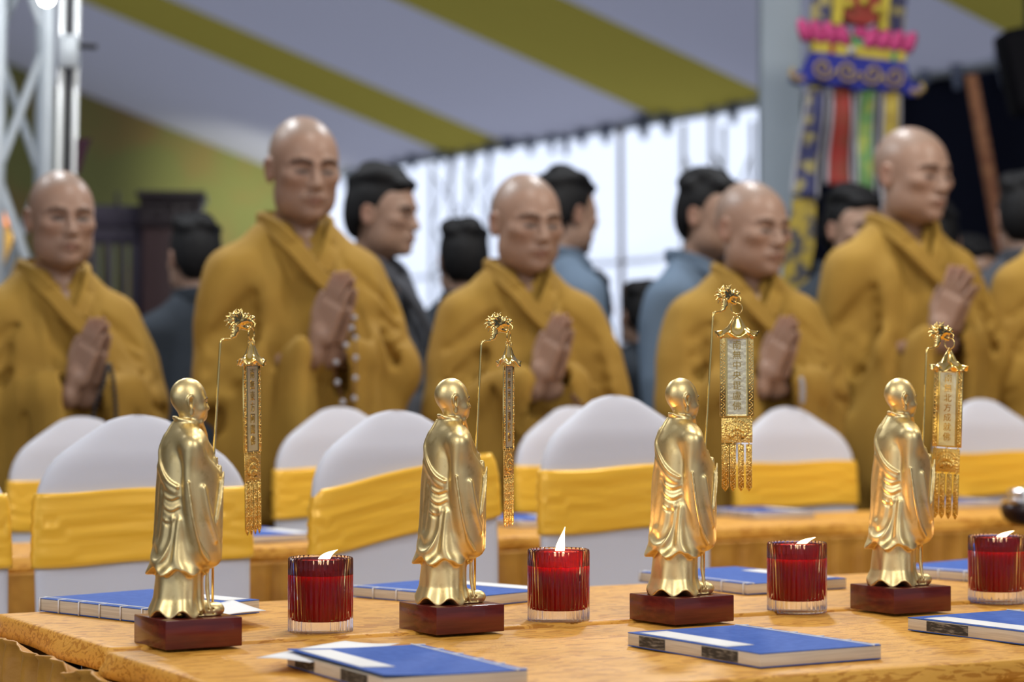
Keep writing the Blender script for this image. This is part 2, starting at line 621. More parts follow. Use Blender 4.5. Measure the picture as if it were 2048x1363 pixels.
def cloth_through(name, col, trans, tcol=None, rough=0.9, col2=None, nscale=1.0):
    """cloth or sheeting that also lets daylight through"""
    m = bpy.data.materials.new(name)
    m.use_nodes = True
    nt = m.node_tree
    nt.nodes.remove(nt.nodes['Principled BSDF'])
    d = nt.nodes.new('ShaderNodeBsdfDiffuse'); d.inputs[0].default_value = (*col, 1)
    t = nt.nodes.new('ShaderNodeBsdfTranslucent'); t.inputs[0].default_value = (*(tcol or col), 1)
    x = nt.nodes.new('ShaderNodeMixShader'); x.inputs[0].default_value = trans
    nt.links.new(d.outputs[0], x.inputs[1]); nt.links.new(t.outputs[0], x.inputs[2])
    nt.links.new(x.outputs[0], nt.nodes['Material Output'].inputs[0])
    if col2 is not None:
        tc = nt.nodes.new('ShaderNodeTexCoord')
        ns = nt.nodes.new('ShaderNodeTexNoise'); ns.inputs['Scale'].default_value = nscale; ns.inputs['Detail'].default_value = 4
        rp = nt.nodes.new('ShaderNodeValToRGB')
        rp.color_ramp.elements[0].position = 0.4; rp.color_ramp.elements[1].position = 0.65
        rp.color_ramp.elements[0].color = (*col, 1); rp.color_ramp.elements[1].color = (*col2, 1)
        nt.links.new(tc.outputs['Object'], ns.inputs[0]); nt.links.new(ns.outputs[0], rp.inputs[0])
        nt.links.new(rp.outputs[0], d.inputs[0])
    return m


M['glass'] = glass('clear_glass', (0.97, 0.97, 1.0), 0.0, 1.40)
M['red_film'] = cloth_through('red_glass_lining', (0.10, 0.002, 0.004), 0.5, (0.20, 0.004, 0.007))

M['tent_white'] = cloth_through('white_tent_cloth', (0.55, 0.535, 0.61), 0.26)
M['tent_yellow'] = cloth_through('yellow_tent_cloth', (0.43, 0.35, 0.065), 0.22)
M['sheet'] = cloth_through('white_plastic_sheet', (0.8, 0.8, 0.85), 0.85, (0.93, 0.94, 0.98))
def _clear(m, f):
    nt = m.node_tree
    o = nt.nodes['Material Output']
    a = o.inputs[0].links[0].from_socket
    t = nt.nodes.new('ShaderNodeBsdfTransparent'); x = nt.nodes.new('ShaderNodeMixShader'); x.inputs[0].default_value = f
    nt.links.new(a, x.inputs[1]); nt.links.new(t.outputs[0], x.inputs[2]); nt.links.new(x.outputs[0], o.inputs[0])
_clear(M['sheet'], 0.55)
_clear(M['red_film'], 0.30)
M['curtain'] = cloth_through('dark_navy_curtain', (0.013, 0.015, 0.028), 0.0)
M['backdrop'] = mat('painted_backdrop', (0.20, 0.20, 0.055), 0.8, col2=(0.27, 0.16, 0.05), nscale=1.6, ndetail=5, ramp=(0.46, 0.70))
M['floor'] = mat('grey_carpet', (0.10, 0.09, 0.085), 0.95, col2=(0.13, 0.12, 0.11), nscale=20)
def frame(a): return Vector((math.cos(a), math.sin(a), 0)), Vector((-math.sin(a), math.cos(a), 0))


# ------------------------------------------------------------------ the tent
HA = R(30)
HU, HV = frame(HA)
UE, ZE, SL = 8.67, 2.775, 0.328              # eave distance, eave height, slope of the roof cloth
VB = 18.7


def hp(u, v, z): return HU * u + HV * v + Vector((0, 0, z))


mb = MB()
mb.grid(lambda i, j: tuple(hp(-14 + 24 * i, -8 + 30 * j, 0)), 4, 4)
tag(mb.build('floor', M['floor'], smooth=False), kind='structure')

# roof cloth in alternating strips, each sagging a little between its seams
edges = [-6.0, -4.2, -3.1, -1.4, -0.2, 1.7, 2.9, 4.9, 6.1, 8.35, 9.5, 11.85, 13.15, 15.12, 16.05, 18.72]
mb = MB()
for side in (1, -1):
    for k in range(len(edges) - 1):
        a, b = edges[k], edges[k + 1]
        mb.cur = k % 2
        def f(i, j):
            t = UE + 0.02 - (UE + 0.02 + 1.5) * i          # from the eave up to the ridge
            rise = (UE - t) * SL
            sag = 0.05 * math.sin(PI * j) + 0.012 * math.sin(j * 9 * PI + i * 5) * math.sin(PI * j)
            slack = 0.02 * math.sin(PI * min(1, max(0, i)))
            uu = t if side > 0 else -3.0 - t
            return tuple(hp(uu, a + (b - a) * j, ZE + rise - sag - slack))
        mb.grid(f, 24, 14)
tag(mb.build('ceiling', [M['tent_white'], M['tent_yellow']]), kind='structure')
mb = MB()
mb.tube([tuple(hp(UE - 0.03, v, ZE - 0.03)) for v in np.linspace(-6, 18.7, 12)], 0.035, 8)
tag(mb.build('trim_1', M['alu'], None), kind='structure')
# lashings and loose cloth ends along the eave
rg = random.Random(4)
mb = MB()
v = 9.0
while v < 18.5:
    w = rg.uniform(0.05, 0.16)
    z1 = ZE - rg.uniform(0.08, 0.20)
    mb.rings([[tuple(hp(UE - 0.07, v, ZE + 0.02)), tuple(hp(UE - 0.07, v + w, ZE + 0.02)), tuple(hp(UE - 0.10, v + w, ZE + 0.02))],
              [tuple(hp(UE - 0.07, v + w * 0.3, z1)), tuple(hp(UE - 0.07, v + w * 0.7, z1)), tuple(hp(UE - 0.10, v + w * 0.5, z1))]])
    v += rg.uniform(0.18, 0.5)
tag(mb.build('trim_2', mat('blue_grey_cloth_ends', (0.16, 0.19, 0.27), 0.9), smooth=False), kind='structure')

# right wall: white sheets towards the back, a dark curtain nearer
mb = MB()
def shf(i, j):
    v = 11.6 + (VB - 11.6) * i
    z = ZE * j
    u = UE + 0.02 * math.sin(v * 9) * (1 - j) + 0.03 * math.sin(v * 3.1 + z * 1.7) + 0.012 * math.sin(z * 5.2 + math.sin(v * 2)) 
    return tuple(hp(u, v, z))
mb.grid(shf, 120, 40)
tag(mb.build('wall_right', M['sheet']), kind='structure')
for k, (v0, v1, z) in enumerate(((11.6, 18.7, 1.87), (11.6, 18.7, 1.30))):
    mb = MB()
    mb.tube([tuple(hp(UE + 0.09, v0 + (v1 - v0) * q / 8, z + 0.03 * math.sin(q * 1.9))) for q in range(9)], 0.018, 6)
    tag(mb.build('trim_%d' % (3 + k), M['alu_pale']), kind='structure')
mb = MB()
mb.grid(lambda i, j: tuple(hp(UE + 0.02 + 0.05 * math.sin(i * 120) * (1 - 0.3 * j), -6 + 17.75 * i, (1.95 - 0.5 * i * i + 0.1 * math.sin(i * 40)) + (ZE - (1.95 - 0.5 * i * i + 0.1 * math.sin(i * 40))) * j)), 200, 12)
tag(mb.build('wall_right_curtain', M['curtain']), kind='structure')
mb = MB()
mb.grid(lambda i, j: tuple(hp(UE + 0.20 + 0.03 * math.sin(i * 60), -6 + 17.75 * i, 2.3 * j)), 60, 6)
tag(mb.build('wall_right_lower', cloth_through('grey_blue_sheet', (0.12, 0.15, 0.24), 0.35, (0.10, 0.13, 0.22))), kind='structure')
# back wall with its painted backdrop
mb = MB()
mb.grid(lambda i, j: tuple(hp(-14 + (14 + UE) * i, VB, 6.4 * j)), 8, 6)
tag(mb.build('wall_back', M['backdrop'], smooth=False), kind='structure')
# far left wall of dark cloth
mb = MB()
mb.grid(lambda i, j: tuple(hp(-12.5, 6 + 12.7 * i, 3.2 * j)), 4, 3)
tag(mb.build('wall_left', cloth_through('dark_cloth_wall', (0.05, 0.05, 0.06), 0.0), smooth=False), kind='structure')
# unseen cloth wall added behind the camera to cut daylight and brighten gold reflections
mb = MB()
mb.grid(lambda i, j: tuple(hp(-12.5 + (12.5 + UE) * i, -6.0, 5.5 * j)), 6, 4)
tag(mb.build('wall_blocker', cloth_through('pale_blocker_cloth', (0.60, 0.60, 0.62), 0.5), smooth=False), kind='structure')
# light added low in front of the backdrop to brighten it
lamp('backdrop_fill', tuple(P(450, 600, 17.4)), 0.4, 7, (0.97, 1.0, 0.80), tuple(P(500, 470, 19.0)), spread=48)

# flat grey pillar
q = P(1560, 700, 9.0)
mb = MB(); mb.box((0, 0, 1.75), (0.150, 0.12, 3.5), None, 0.008)
tag(mb.build('pillar', mat('blue_grey_paint', (0.36, 0.43, 0.50), 0.6), None, loc=(q.x, q.y, 0), sharp=40), kind='structure')


# ------------------------------------------------------------------ lattice towers, poles and fixtures
def truss(label, px, Y, w, h, bay, r, m, lean=0.0, group=None, yaw=30, z0=0.0):
    q = P(px, 700, Y)
    t = empty('truss_tower', (q.x, q.y, z0), R(yaw))
    tag(t, label, 'truss', group)
    c = [(-w / 2, -w / 2), (w / 2, -w / 2), (w / 2, w / 2), (-w / 2, w / 2)]
    for x, y in c:
        mb = MB(); mb.tube([(x, y, 0), (x + lean, y, h)], r, 10); mb.build('chord', m, t)
    n = int(h / bay)
    for i in range(4):
        a, b = c[i], c[(i + 1) % 4]
        mb = MB()
        pts = []
        for k in range(n + 1):
            p = a if k % 2 == 0 else b
            pts.append((p[0] + lean * k * bay / h, p[1], 0.03 + k * bay))
        mb.tube(pts, r * 0.62, 8)
        mb.build('brace', m, t)
    return t


truss('grey lattice truss tower at the left picture edge', 28, 7.6, 0.15, 3.4, 0.42, 0.026, M['alu'], 0.03, yaw=15)
truss('white lattice tower against the bright sheet, left of the bald man in the middle', 920, 17.4, 0.30, 2.62, 0.36, 0.014, M['alu_pale'], 0, 'thin lattice towers by the bright sheet')
truss('white lattice tower against the bright sheet, above the man in grey blue', 1436, 14.6, 0.30, 2.62, 0.40, 0.015, M['alu_pale'], 0, 'thin lattice towers by the bright sheet')
# two-rail stand beside the big truss
t = tag(empty('lamp_stand', P(126, 700, 7.3) * 1.0), 'pale two-rail stand with a dark core beside the grey truss', 'stand')
t.location.z = 0
for x0, x1, r, m, nm in ((-0.027, -0.002, 0.0085, M['alu_pale'], 'rail'), (0.020, 0.043, 0.0085, M['alu_pale'], 'rail'), (-0.003, 0.020, 0.012, M['black'], 'core')):
    mb = MB(); mb.tube([(x0 - 0.02, 0, 0), (x1, 0, 2.3)], r, 10); mb.build(nm, m, t)
mb = MB(); mb.box((0.016, 0, 2.06), (0.062, 0.05, 0.10), None, 0.006); mb.build('clamp', M['alu'], t, sharp=40)
mb = MB(); mb.tube([(0.03, 0, 2.08), (0.10, 0, 2.075)], 0.009, 8); mb.build('side_peg', M['black'], t)
mb = MB(); mb.box((0, 0, 0.01), (0.4, 0.4, 0.02), None, 0.004); mb.build('foot', M['black'], t, sharp=40)
# bright bulb hanging at the top left
q = P(93, -4, 7.0)
t = tag(empty('bright_bulb', q), 'small glaring white bulb at the top left picture edge', 'lamp')
mb = MB(); mb.ball((0, 0, 0), 0.022, 16, 10); mb.build('bulb', mat('lit_bulb', (1, 1, 1), emit=(1, 0.98, 0.92), estr=25), t)
mb = MB(); mb.tube([(0, 0, 0.015), (0, 0, 0.06)], 0.014, 10); mb.tube([(0, 0, 0.05), (0, 0, 1.2)], 0.003, 6); mb.build('socket', M['black'], t)
# brown pole in front of the bright sheet and the leaning one on the right
mb = MB(); q = P(1243, 700, 15.3); zt = P(1243, 265, 15.3).z
mb.tube([(0, 0, 0), (0.004, 0, zt * 0.5), (-0.006, 0, zt)], [0.019, 0.018, 0.016], 10); mb.ball((-0.006, 0, zt), 0.028, 10, 6)
tag(mb.build('wooden_post', mat('brown_post', (0.16, 0.10, 0.075), 0.8), None, loc=(q.x, q.y, 0)), 'thin brown post standing in front of the bright white sheet', 'post')
a, b = P(1942, 150, 10.2), P(2002, 482, 10.2)
e = b + (b - a) * ((b.z - 0.0) / (a.z - b.z))
mb = MB(); mb.tube([tuple(a - e), tuple((a + b) / 2 - e), tuple(b - e), (0, 0, 0)], [0.026, 0.029, 0.030, 0.030], 12)
tag(mb.build('leaning_pole', M['pole_wood'], None, loc=tuple(e)), 'thick red-brown pole leaning against the dark curtain', 'pole')
# black fixture in the top right corner
q = P(2060, 140, 8.6)
t = tag(empty('hanging_loudspeaker', q), 'bulky black fixture hanging in the top right picture corner', 'loudspeaker')
mb = MB(); mb.box((0, 0, 0), (0.18, 0.2, 0.30), Matrix.Rotation(R(-12), 3, 'Y'), 0.02); mb.build('cabinet', mat('dull_black', (0.004, 0.004, 0.006), 0.95, spec=0.1), t, sharp=40)
mb = MB(); mb.tube([(0, 0, 0.12), (0, 0, 1.1)], 0.02, 8); mb.build('hanger', M['black'], t)
mb = MB(); mb.box((-0.01, -0.101, 0), (0.14, 0.006, 0.24), Matrix.Rotation(R(-12), 3, 'Y')); mb.build('grille', mat('dark_grille', (0.006, 0.006, 0.008), 0.9, spec=0.1), t, smooth=False)

# ------------------------------------------------------------------ carved dark cabinet at the left
S9 = F / 9.3
q = P(300, 700, 9.3)
t = tag(empty('carved_altar_cabinet', (q.x, q.y, 0), R(6)), 'dark carved wooden altar cabinet behind the leftmost bald man', 'cabinet')
def cz(y): return CAMZ + (755 - y) / S9
def cx(x): return (x - 300) / S9
def bxs(nm, m, x0, x1, y0, y1, d, yc=0.0, ch=0.006, par=None):
    mb = MB(); mb.box((cx((x0 + x1) / 2), yc, (cz(y0) + cz(y1)) / 2), (cx(x1) - cx(x0), d, cz(y0) - cz(y1)), None, ch)
    return mb.build(nm, m, par or t, sharp=40)
zb = 755 + CAMZ * S9
bxs('tower', M['red_wood'], 288, 402, 455, zb, 0.30)
bxs('tower_upper', M['dark_wood'], 282, 404, 412, 458, 0.33)
bxs('cornice', M['dark_wood'], 276, 412, 388, 400, 0.40)
bxs('cornice_moulding', M['dark_wood'], 282, 406, 400, 413, 0.36)
bxs('side_rail', M['plum_wood'], 150, 288, 412, 455, 0.10)
bxs('side_arch', M['plum_wood'], 150, 288, 455, 488, 0.08)
for x0, x1 in ((150, 196), (208, 226), (238, 252), (262, 290)):
    bxs('side_post', M['plum_wood'] if x1 > 280 else M['dark_wood'], x0, x1, 486, 640, 0.08)
bxs('lower_panel', M['dark_wood'], 150, 290, 630, zb, 0.12)
bxs('finial', M['dark_wood'], 231, 238, 385, 413, 0.03, ch=0.003)
for k in range(5):
    mb = MB()
    zc = cz(425 + 6 * (k % 2))
    pts = [(cx(292 + k * 24) + 0.012 * math.cos(a_) * (1 - a_ / 14), -0.168, zc + 0.022 * math.sin(a_) * (1 - a_ / 14)) for a_ in np.linspace(0, 11, 24)]
    mb.tube(pts, 0.004, 6); mb.build('carved_scroll', M['dark_wood'], t)
# maroon cloth corner above it
mb = MB(); mb.prism([(-0.035, 0.05), (0.022, 0.05), (0.008, 0.015), (-0.012, -0.055), (-0.04, -0.058)], 0.012)
tag(mb.build('maroon_pennant', mat('maroon_cloth', (0.035, 0.006, 0.018), 0.8), None, smooth=False, loc=tuple(P(168, 310, 7.3))), 'dark maroon cloth pennant above the leftmost bald head', 'pennant')
# glowing orange lamp on a gilt stand at the left edge
q = P(15, 430, 8.3)
t = tag(empty('altar_lamp', (q.x, q.y, 0)), 'small glowing orange lamp on a gilt stand at the left edge', 'lamp')
mb = MB(); mb.ball((0, 0, q.z), (0.020, 0.020, 0.036), 16, 10); mb.build('glowing_shade', mat('glowing_orange', (1, 0.4, 0.15), emit=(1.0, 0.36, 0.13), estr=1.3), t)
mb = MB(); mb.lathe([(0.006, q.z + 0.036), (0.008, q.z + 0.055), (0.004, q.z + 0.075)], 12); mb.build('cap', M['red_wood'], t)
mb = MB(); mb.lathe([(0.16, 0.0), (0.16, 0.04), (0.05, 0.10), (0.03, q.z - 0.32), (0.050, q.z - 0.30), (0.030, q.z - 0.22), (0.052, q.z - 0.18), (0.026, q.z - 0.12), (0.040, q.z - 0.07), (0.020, q.z - 0.035)], 20); mb.build('gilt_stand', mat('gilt', (0.70, 0.42, 0.10), 0.35, 0.6), t)

# ------------------------------------------------------------------ hanging embroidered banner
SB = F / 8.2
q = P(1715, 110, 8.2)
t = tag(empty('embroidered_hanging_banner', q, 0), 'colourful embroidered banner with pink lotus row and hanging strips before the pillar', 'banner')
t.rotation_euler = (0, R(5.5), R(8))
def bx_(x): return (x - 1715) / SB
def bz_(y): return (110 - y) / SB
C = {k: mat('banner_' + k, [x * 0.62 for x in c], 0.75, 0, col2=[x * 0.62 for x in c2], nscale=sc, ramp=rp) for k, (c, c2, sc, rp) in {
    'pink': ((0.72, 0.07, 0.27), (0.55, 0.05, 0.20), 30, (0.4, 0.6)), 'green': ((0.07, 0.33, 0.12), (0.12, 0.42, 0.16), 30, (0.4, 0.6)), 'yellow': ((0.72, 0.58, 0.06), (0.60, 0.46, 0.05), 30, (0.4, 0.6)),
    'blue': ((0.012, 0.02, 0.30), (0.02, 0.03, 0.36), 30, (0.4, 0.6)), 'red': ((0.38, 0.030, 0.022), (0.30, 0.05, 0.025), 14, (0.4, 0.6)), 'white': ((0.55, 0.55, 0.62), (0.5, 0.5, 0.58), 20, (0.4, 0.6)),
    'indigo': ((0.045, 0.05, 0.16), (0.42, 0.36, 0.14), 22, (0.48, 0.56)), 'leaf': ((0.16, 0.36, 0.12), (0.42, 0.50, 0.10), 16, (0.45, 0.6)), 'gold': ((0.62, 0.46, 0.07), (0.10, 0.10, 0.12), 18, (0.46, 0.56)),
    'sun': ((0.68, 0.52, 0.09), (0.52, 0.38, 0.07), 16, (0.45, 0.6)), 'scroll': ((0.40, 0.27, 0.12), (0.52, 0.38, 0.12), 30, (0.4, 0.6))}.items()}
def quad(nm, m, pts, d=0.02, y=0.0, par=None):
    mb = MB(); mb.prism([(bx_(x), bz_(yy)) for x, yy in pts], d, Matrix.Translation((0, y, 0)))
    o = mb.build(nm, m, par or t, smooth=False)
    return o
crown = quad('crown', C['red'], [(1674, -60), (1748, -60), (1746, 40), (1730, 50), (1690, 50), (1676, 40)], 0.07)
for x in (1664, 1758): quad('crown_edge', C['yellow'], [(x - 9, -60), (x + 9, -60), (x + 8, 56), (x - 8, 56)], 0.06, 0.0, crown)
for x, y in ((1682, 14), (1741, 18), (1712, 5)):
    mb = MB(); mb.ball((bx_(x), -0.038, bz_(y)), 0.016, 12, 8); mb.build('crown_knob', C['yellow'], crown)
for x in (1637, 1786): quad('upper_strip', C['indigo'], [(x - 24, -60), (x + 24, -60), (x + 22, 54), (x - 22, 54)], 0.012, 0.02)
for i in range(8):
    x = 1606 + i * 26.5 + (20 if i > 3 else 0)
    sk = -14 if i < 4 else 12
    mb = MB()
    mb.rings([[(bx_(x + (12 if i < 4 else -12) * 0 + sk * s + 14 * w * math.cos(a_)), -0.012 + 0.02 * w * math.sin(a_), bz_(96 - 44 * h_)) for a_ in [2 * PI * k / 12 for k in range(12)]] for h_, w, s in ((0, 0.85, 0), (0.3, 1.05, 0.25), (0.65, 1.0, 0.6), (0.9, 0.7, 0.9), (1.0, 0.25, 1.0))])
    mb.build('lotus_petal', C['pink'], t)
quad('leaf_heart', C['green'], [(1696, 70), (1714, 84), (1738, 70), (1736, 96), (1698, 96)], 0.03, -0.006)
mb = MB(); mb.ball((bx_(1716), -0.012, bz_(66)), (0.030, 0.014, 0.022), 14, 8); mb.build('middle_petal', C['pink'], t)
band = quad('yellow_band', C['yellow'], [(1617, 94), (1812, 94), (1808, 116), (1620, 116)], 0.05)
for x, m in ((1658, 'red'), (1786, 'green')): quad('band_mark', C[m], [(x - 5, 95), (x + 5, 95), (x + 5, 115), (x - 5, 115)], 0.054, 0, band)
mb = MB(); mb.ball((bx_(1697), -0.03, bz_(106)), 0.015, 12, 8); mb.build('white_boss', C['white'], band)
roof = quad('cloud_roof', C['blue'], [(1618, 116), (1810, 116), (1822, 150), (1846, 160), (1848, 176), (1826, 182), (1800, 172), (1770, 178), (1745, 174), (1715, 184), (1690, 174), (1660, 180), (1630, 172), (1604, 184), (1584, 178), (1586, 162), (1606, 152)], 0.06)
for i, x in enumerate((1642, 1692, 1744, 1790)):
    mb = MB()
    d = 1 if i < 2 else -1
    pts = [(bx_(x + d * 23 * (1 - a_ / 10.5) * math.cos(a_)), -0.034, bz_(147 + 23 * (1 - a_ / 10.5) * math.sin(a_))) for a_ in np.linspace(0, 9.2, 36)]
    mb.tube(pts, 0.0055, 8)
    mb.build('cloud_spiral', C['scroll'], roof)
for x0, y0, d in ((1606, 170, -1), (1826, 170, 1)):
    mb = MB()
    mb.tube([(bx_(x0), -0.02, bz_(y0)), (bx_(x0 + d * 16), -0.02, bz_(y0 + 4)), (bx_(x0 + d * 27), -0.02, bz_(y0 - 6)), (bx_(x0 + d * 22), -0.02, bz_(y0 - 17))], [0.014, 0.014, 0.011, 0.008], 8)
    mb.build('roof_tip', C['scroll'], roof)
def streamer(m, x0, x1, xb0, xb1, y0, y1, edge=7):
    def f(x_, s):
        return None
    mb = MB()
    n = 16
    mb.grid(lambda i, j: (bx_(x0 + (xb0 - x0) * j + ((x1 + (xb1 - x1) * j) - (x0 + (xb0 - x0) * j)) * i), 0.012 * math.sin(j * 7 + x0) + 0.004 * math.sin(i * 6), bz_(y0 + (y1 - y0) * j)), 6, n)
    o = mb.build('streamer', C[m], t, solid=0.004)
    for s in (0, 1):
        mb = MB()
        def g(i, j):
            xa = x0 + (xb0 - x0) * j if s == 0 else x1 + (xb1 - x1) * j
            d = -edge if s == 0 else edge
            return (bx_(xa + d * i), 0.012 * math.sin(j * 7 + x0) + 0.003, bz_(y0 + (y1 - y0) * j))
        mb.grid(g, 1, n)
        mb.build('streamer_border', C['white'], o, solid=0.004)
streamer('indigo', 1624, 1652, 1611, 1655, 176, 405)
streamer('red', 1674, 1706, 1680, 1724, 178, 375)
streamer('leaf', 1727, 1756, 1742, 1772, 178, 400)
streamer('sun', 1776, 1804, 1800, 1832, 176, 430)
quad('gold_tail', C['gold'], [(1612, 408), (1658, 404), (1664, 500), (1650, 620), (1606, 620), (1604, 500)], 0.012, 0.01)
# ------------------------------------------------------------------ tables with gold cloths
TH = R(28)                                   # the front tables run this way
TR = R(32)                                   # the rear tables and chairs
def table(name_label, cloth_label, ang, u0, u1, v0, v1, top, group, cgroup, ruffle, seed, drop=0.030, skirt_out=0.05, flush=(), opened=()):
    u, v = frame(ang)
    o = u * u0 + v * v0
    L, D = u1 - u0, v1 - v0
    t = empty('banquet_table', (o.x, o.y, 0), ang)
    tag(t, name_label, 'table', group)
    b = MB(); b.box((L / 2, D / 2, top - 0.022), (L - 0.03, D - 0.03, 0.03)); b.build('tabletop', M['dark_wood'], t, smooth=False)
    for x in (0.08, L - 0.08):
        for y in (0.08, D - 0.08):
            b = MB(); b.tube([(x, y, 0), (x, y, top - 0.036)], 0.014, 10); b.build('leg', M['steel'], t)
    # the cloth: a flat top with rounded edges and a short drop
    c = empty('tablecloth', (o.x, o.y, 0), ang)
    tag(c, cloth_label, 'tablecloth', cgroup)
    rg = random.Random(seed)
    ph = [rg.uniform(0, 6.28) for _ in range(8)]
    def wob(s): return 0.004 * math.sin(s * 9 + ph[0]) + 0.003 * math.sin(s * 23 + ph[1])
    per = []
    def side(p, q, n):
        for i in range(n): per.append((p[0] + (q[0] - p[0]) * i / n, p[1] + (q[1] - p[1]) * i / n))
    nL, nD = int(L / 0.03), int(D / 0.03)
    side((0, 0), (L, 0), nL); side((L, 0), (L, D), nD); side((L, D), (0, D), nL); side((0, D), (0, 0), nD)
    cx, cy = L / 2, D / 2
    mb = MB()
    rings = []
    for off, z in ((-0.03, top - 0.0005), (-0.007, top), (-0.002, top - 0.0008), (0.0, top - 0.0030), (0.002, top - 0.010), (0.005, top - drop * 0.7), (0.005, top - drop), (0.001, top - drop), (-0.002, top - drop * 0.7), (-0.006, top - 0.012)):
        rgp = []
        s = 0
        for k, (x, y) in enumerate(per):
            s = k * 0.03
            dx = -1 if x <= 1e-6 else (1 if x >= L - 1e-6 else 0)
            dy = -1 if y <= 1e-6 else (1 if y >= D - 1e-6 else 0)
            w = wob(s) if z < top - 0.01 else 0
            rgp.append((x + dx * (off + w), y + dy * (off + w), z))
        rings.append(rgp)
    mb.rings(rings, caps=False)
    n = len(per)
    # the flat top is a grid so that the cloth can rise and fall a little
    nu, nv = int(L / 0.02), int(D / 0.02)
    def topf(a, b_):
        x, y = 0.03 + (L - 0.06) * a, 0.03 + (D - 0.06) * b_
        e = min(a, 1 - a, b_, 1 - b_) * 8
        w = min(1, e)
        return (x, y, top - 0.0005 + w * (0.0009 * math.sin(x * 31 + y * 13 + ph[2]) * math.sin(y * 37 + ph[3])))
    mb.grid(topf, nu, nv)
    mb.build('cloth_top', M['damask'], c)
    # gathered skirt
    pl = []
    k = 0
    mb = MB()
    y0_ = 0.004 if 0 in flush else -0.016
    y1_ = D - 0.004 if 2 in flush else D + 0.016
    P2 = [(-skirt_out, y0_), (L + 0.016, y0_), (L + 0.016, y1_), (-skirt_out, y1_)]
    pts = []
    for i in range(4):
        a, b_ = Vector((*P2[i], 0)), Vector((*P2[(i + 1) % 4], 0))
        d = (b_ - a); ln = d.length; d.normalize(); nrm = Vector((d.y, -d.x, 0))
        m = max(2, int(ln / 0.0065))
        for q in range(m): pts.append((a + d * ln * q / m, nrm, ln * q / m + i * 3.1, i))
    def fl(p):                                # no fullness where two tables meet
        if p[3] in flush: return 0.0
        e = min(abs(p[0].y + skirt_out), abs(p[0].y - D - skirt_out))
        return 1.0
    zs = [top - 0.015, top - 0.021, top - 0.040, top - 0.09, top - 0.20, top - 0.40, 0.012]
    rings = []
    for j, z in enumerate(zs):
        rgp = []
        for pt in pts:
            p, nrm, s = pt[:3]
            sw = s + 0.012 * math.sin(s * 7 + ph[4]) + 0.006 * math.sin(s * 29 + ph[6])
            pleat = math.sin(sw * 2 * PI / 0.062) + 0.45 * math.sin(sw * 2 * PI / 0.035 + ph[5])
            amp = [0.004, 0.005, 0.008, 0.011, 0.013, 0.015, 0.018][j]
            dz = ruffle * (0.006 * math.sin(s * 2 * PI / 0.17 + ph[6]) + 0.006 * math.sin(s * 2 * PI / 0.31 + ph[7])) * (1 if j < 3 else 0)
            if pt[3] != 3: amp, dz = amp * 0.55, -0.014
            else: dz *= 0.55
            q = p + nrm * (amp * pleat + (0.008 if j in (0,) else 0) * ruffle) * fl(pt)
            if pt[3] in opened: q, dz = p - nrm * 0.012, (top - 0.030) - z - 0.001 * j
            rgp.append((q.x, q.y, z + dz))
        rings.append(rgp)
    mb.rings(rings, caps=False, close=False)
    sk = mb.build('table_skirt', M['skirt'], c, solid=0.002)
    # the ruffle turned in towards the table, so that the skirt hangs from it
    mb = MB()
    rings2 = [rings[0], [((p - nrm * ((skirt_out if i_ == 3 else 0.016) - 0.008 if i_ not in flush else 0)).x, (p - nrm * ((skirt_out if i_ == 3 else 0.016) - 0.008 if i_ not in flush else 0)).y, top - 0.040) for p, nrm, s, i_ in pts]]
    mb.rings(rings2, caps=False)
    mb.build('skirt_heading', M['skirt'], c)
    return t, c


U_L = 0.935
table('long table nearest the viewer, hidden under its gold cloth', 'gold damask cloth on the near table, under the two statuette-side front books', TH, U_L, 4.6, 2.225, 2.792, 0.747, 'banquet tables', 'gold tablecloths', 1.0, 3, flush=(2,))
table('long table pushed against the near one, carrying the white chairs\' books', 'gold damask cloth on the second table, against the white chairs', TH, U_L + 0.005, 4.6, 2.800, 3.275, 0.751, 'banquet tables', 'gold tablecloths', 0.7, 5, flush=(0,))
table('rear table between the two rows of white chairs', 'gold cloth with pleated skirt on the rear table between the chair rows', TR, 0.2, 5.2, 4.215, 4.570, 0.750, 'banquet tables', 'gold tablecloths', 0.2, 8, skirt_out=0.02, opened=(2,))


# ------------------------------------------------------------------ chairs in stretch covers
OUT = [(0, 1.0200), (0.008, 1.0198), (0.016, 1.0190), (0.030, 1.0167), (0.050, 1.0115), (0.078, 0.9955), (0.105, 0.979), (0.130, 0.964), (0.152, 0.948), (0.170, 0.927), (0.182, 0.901), (0.188, 0.868), (0.190, 0.80), (0.188, 0.70), (0.184, 0.60), (0.182, 0.50), (0.185, 0.40), (0.192, 0.20), (0.20, 0.006)]
_oz = [p[1] for p in OUT][::-1]; _ow = [p[0] for p in OUT][::-1]
def halfw(z): return float(np.interp(z, _oz, _ow))


def back_ring(z, grow=0.0, n=56, th=0.024):
    w = max(halfw(z), 0.001) + grow
    lean = 0.055 * max(0, z - 0.45) + 0.02
    t = (th if z < 0.95 else th * max(0.25, math.sqrt(max(0, (1.021 - z) / 0.071)))) + grow
    rg = []
    for k in range(n):
        a = 2 * PI * k / n
        c, s = math.cos(a), math.sin(a)
        x = w * math.copysign(abs(c) ** 0.55, c)
        y = t * math.copysign(abs(s) ** 0.75, s)
        rg.append((x, y + lean + 0.030 * (1 - (x / 0.2) ** 2) * 1.0 - 0.03, z))
    return rg


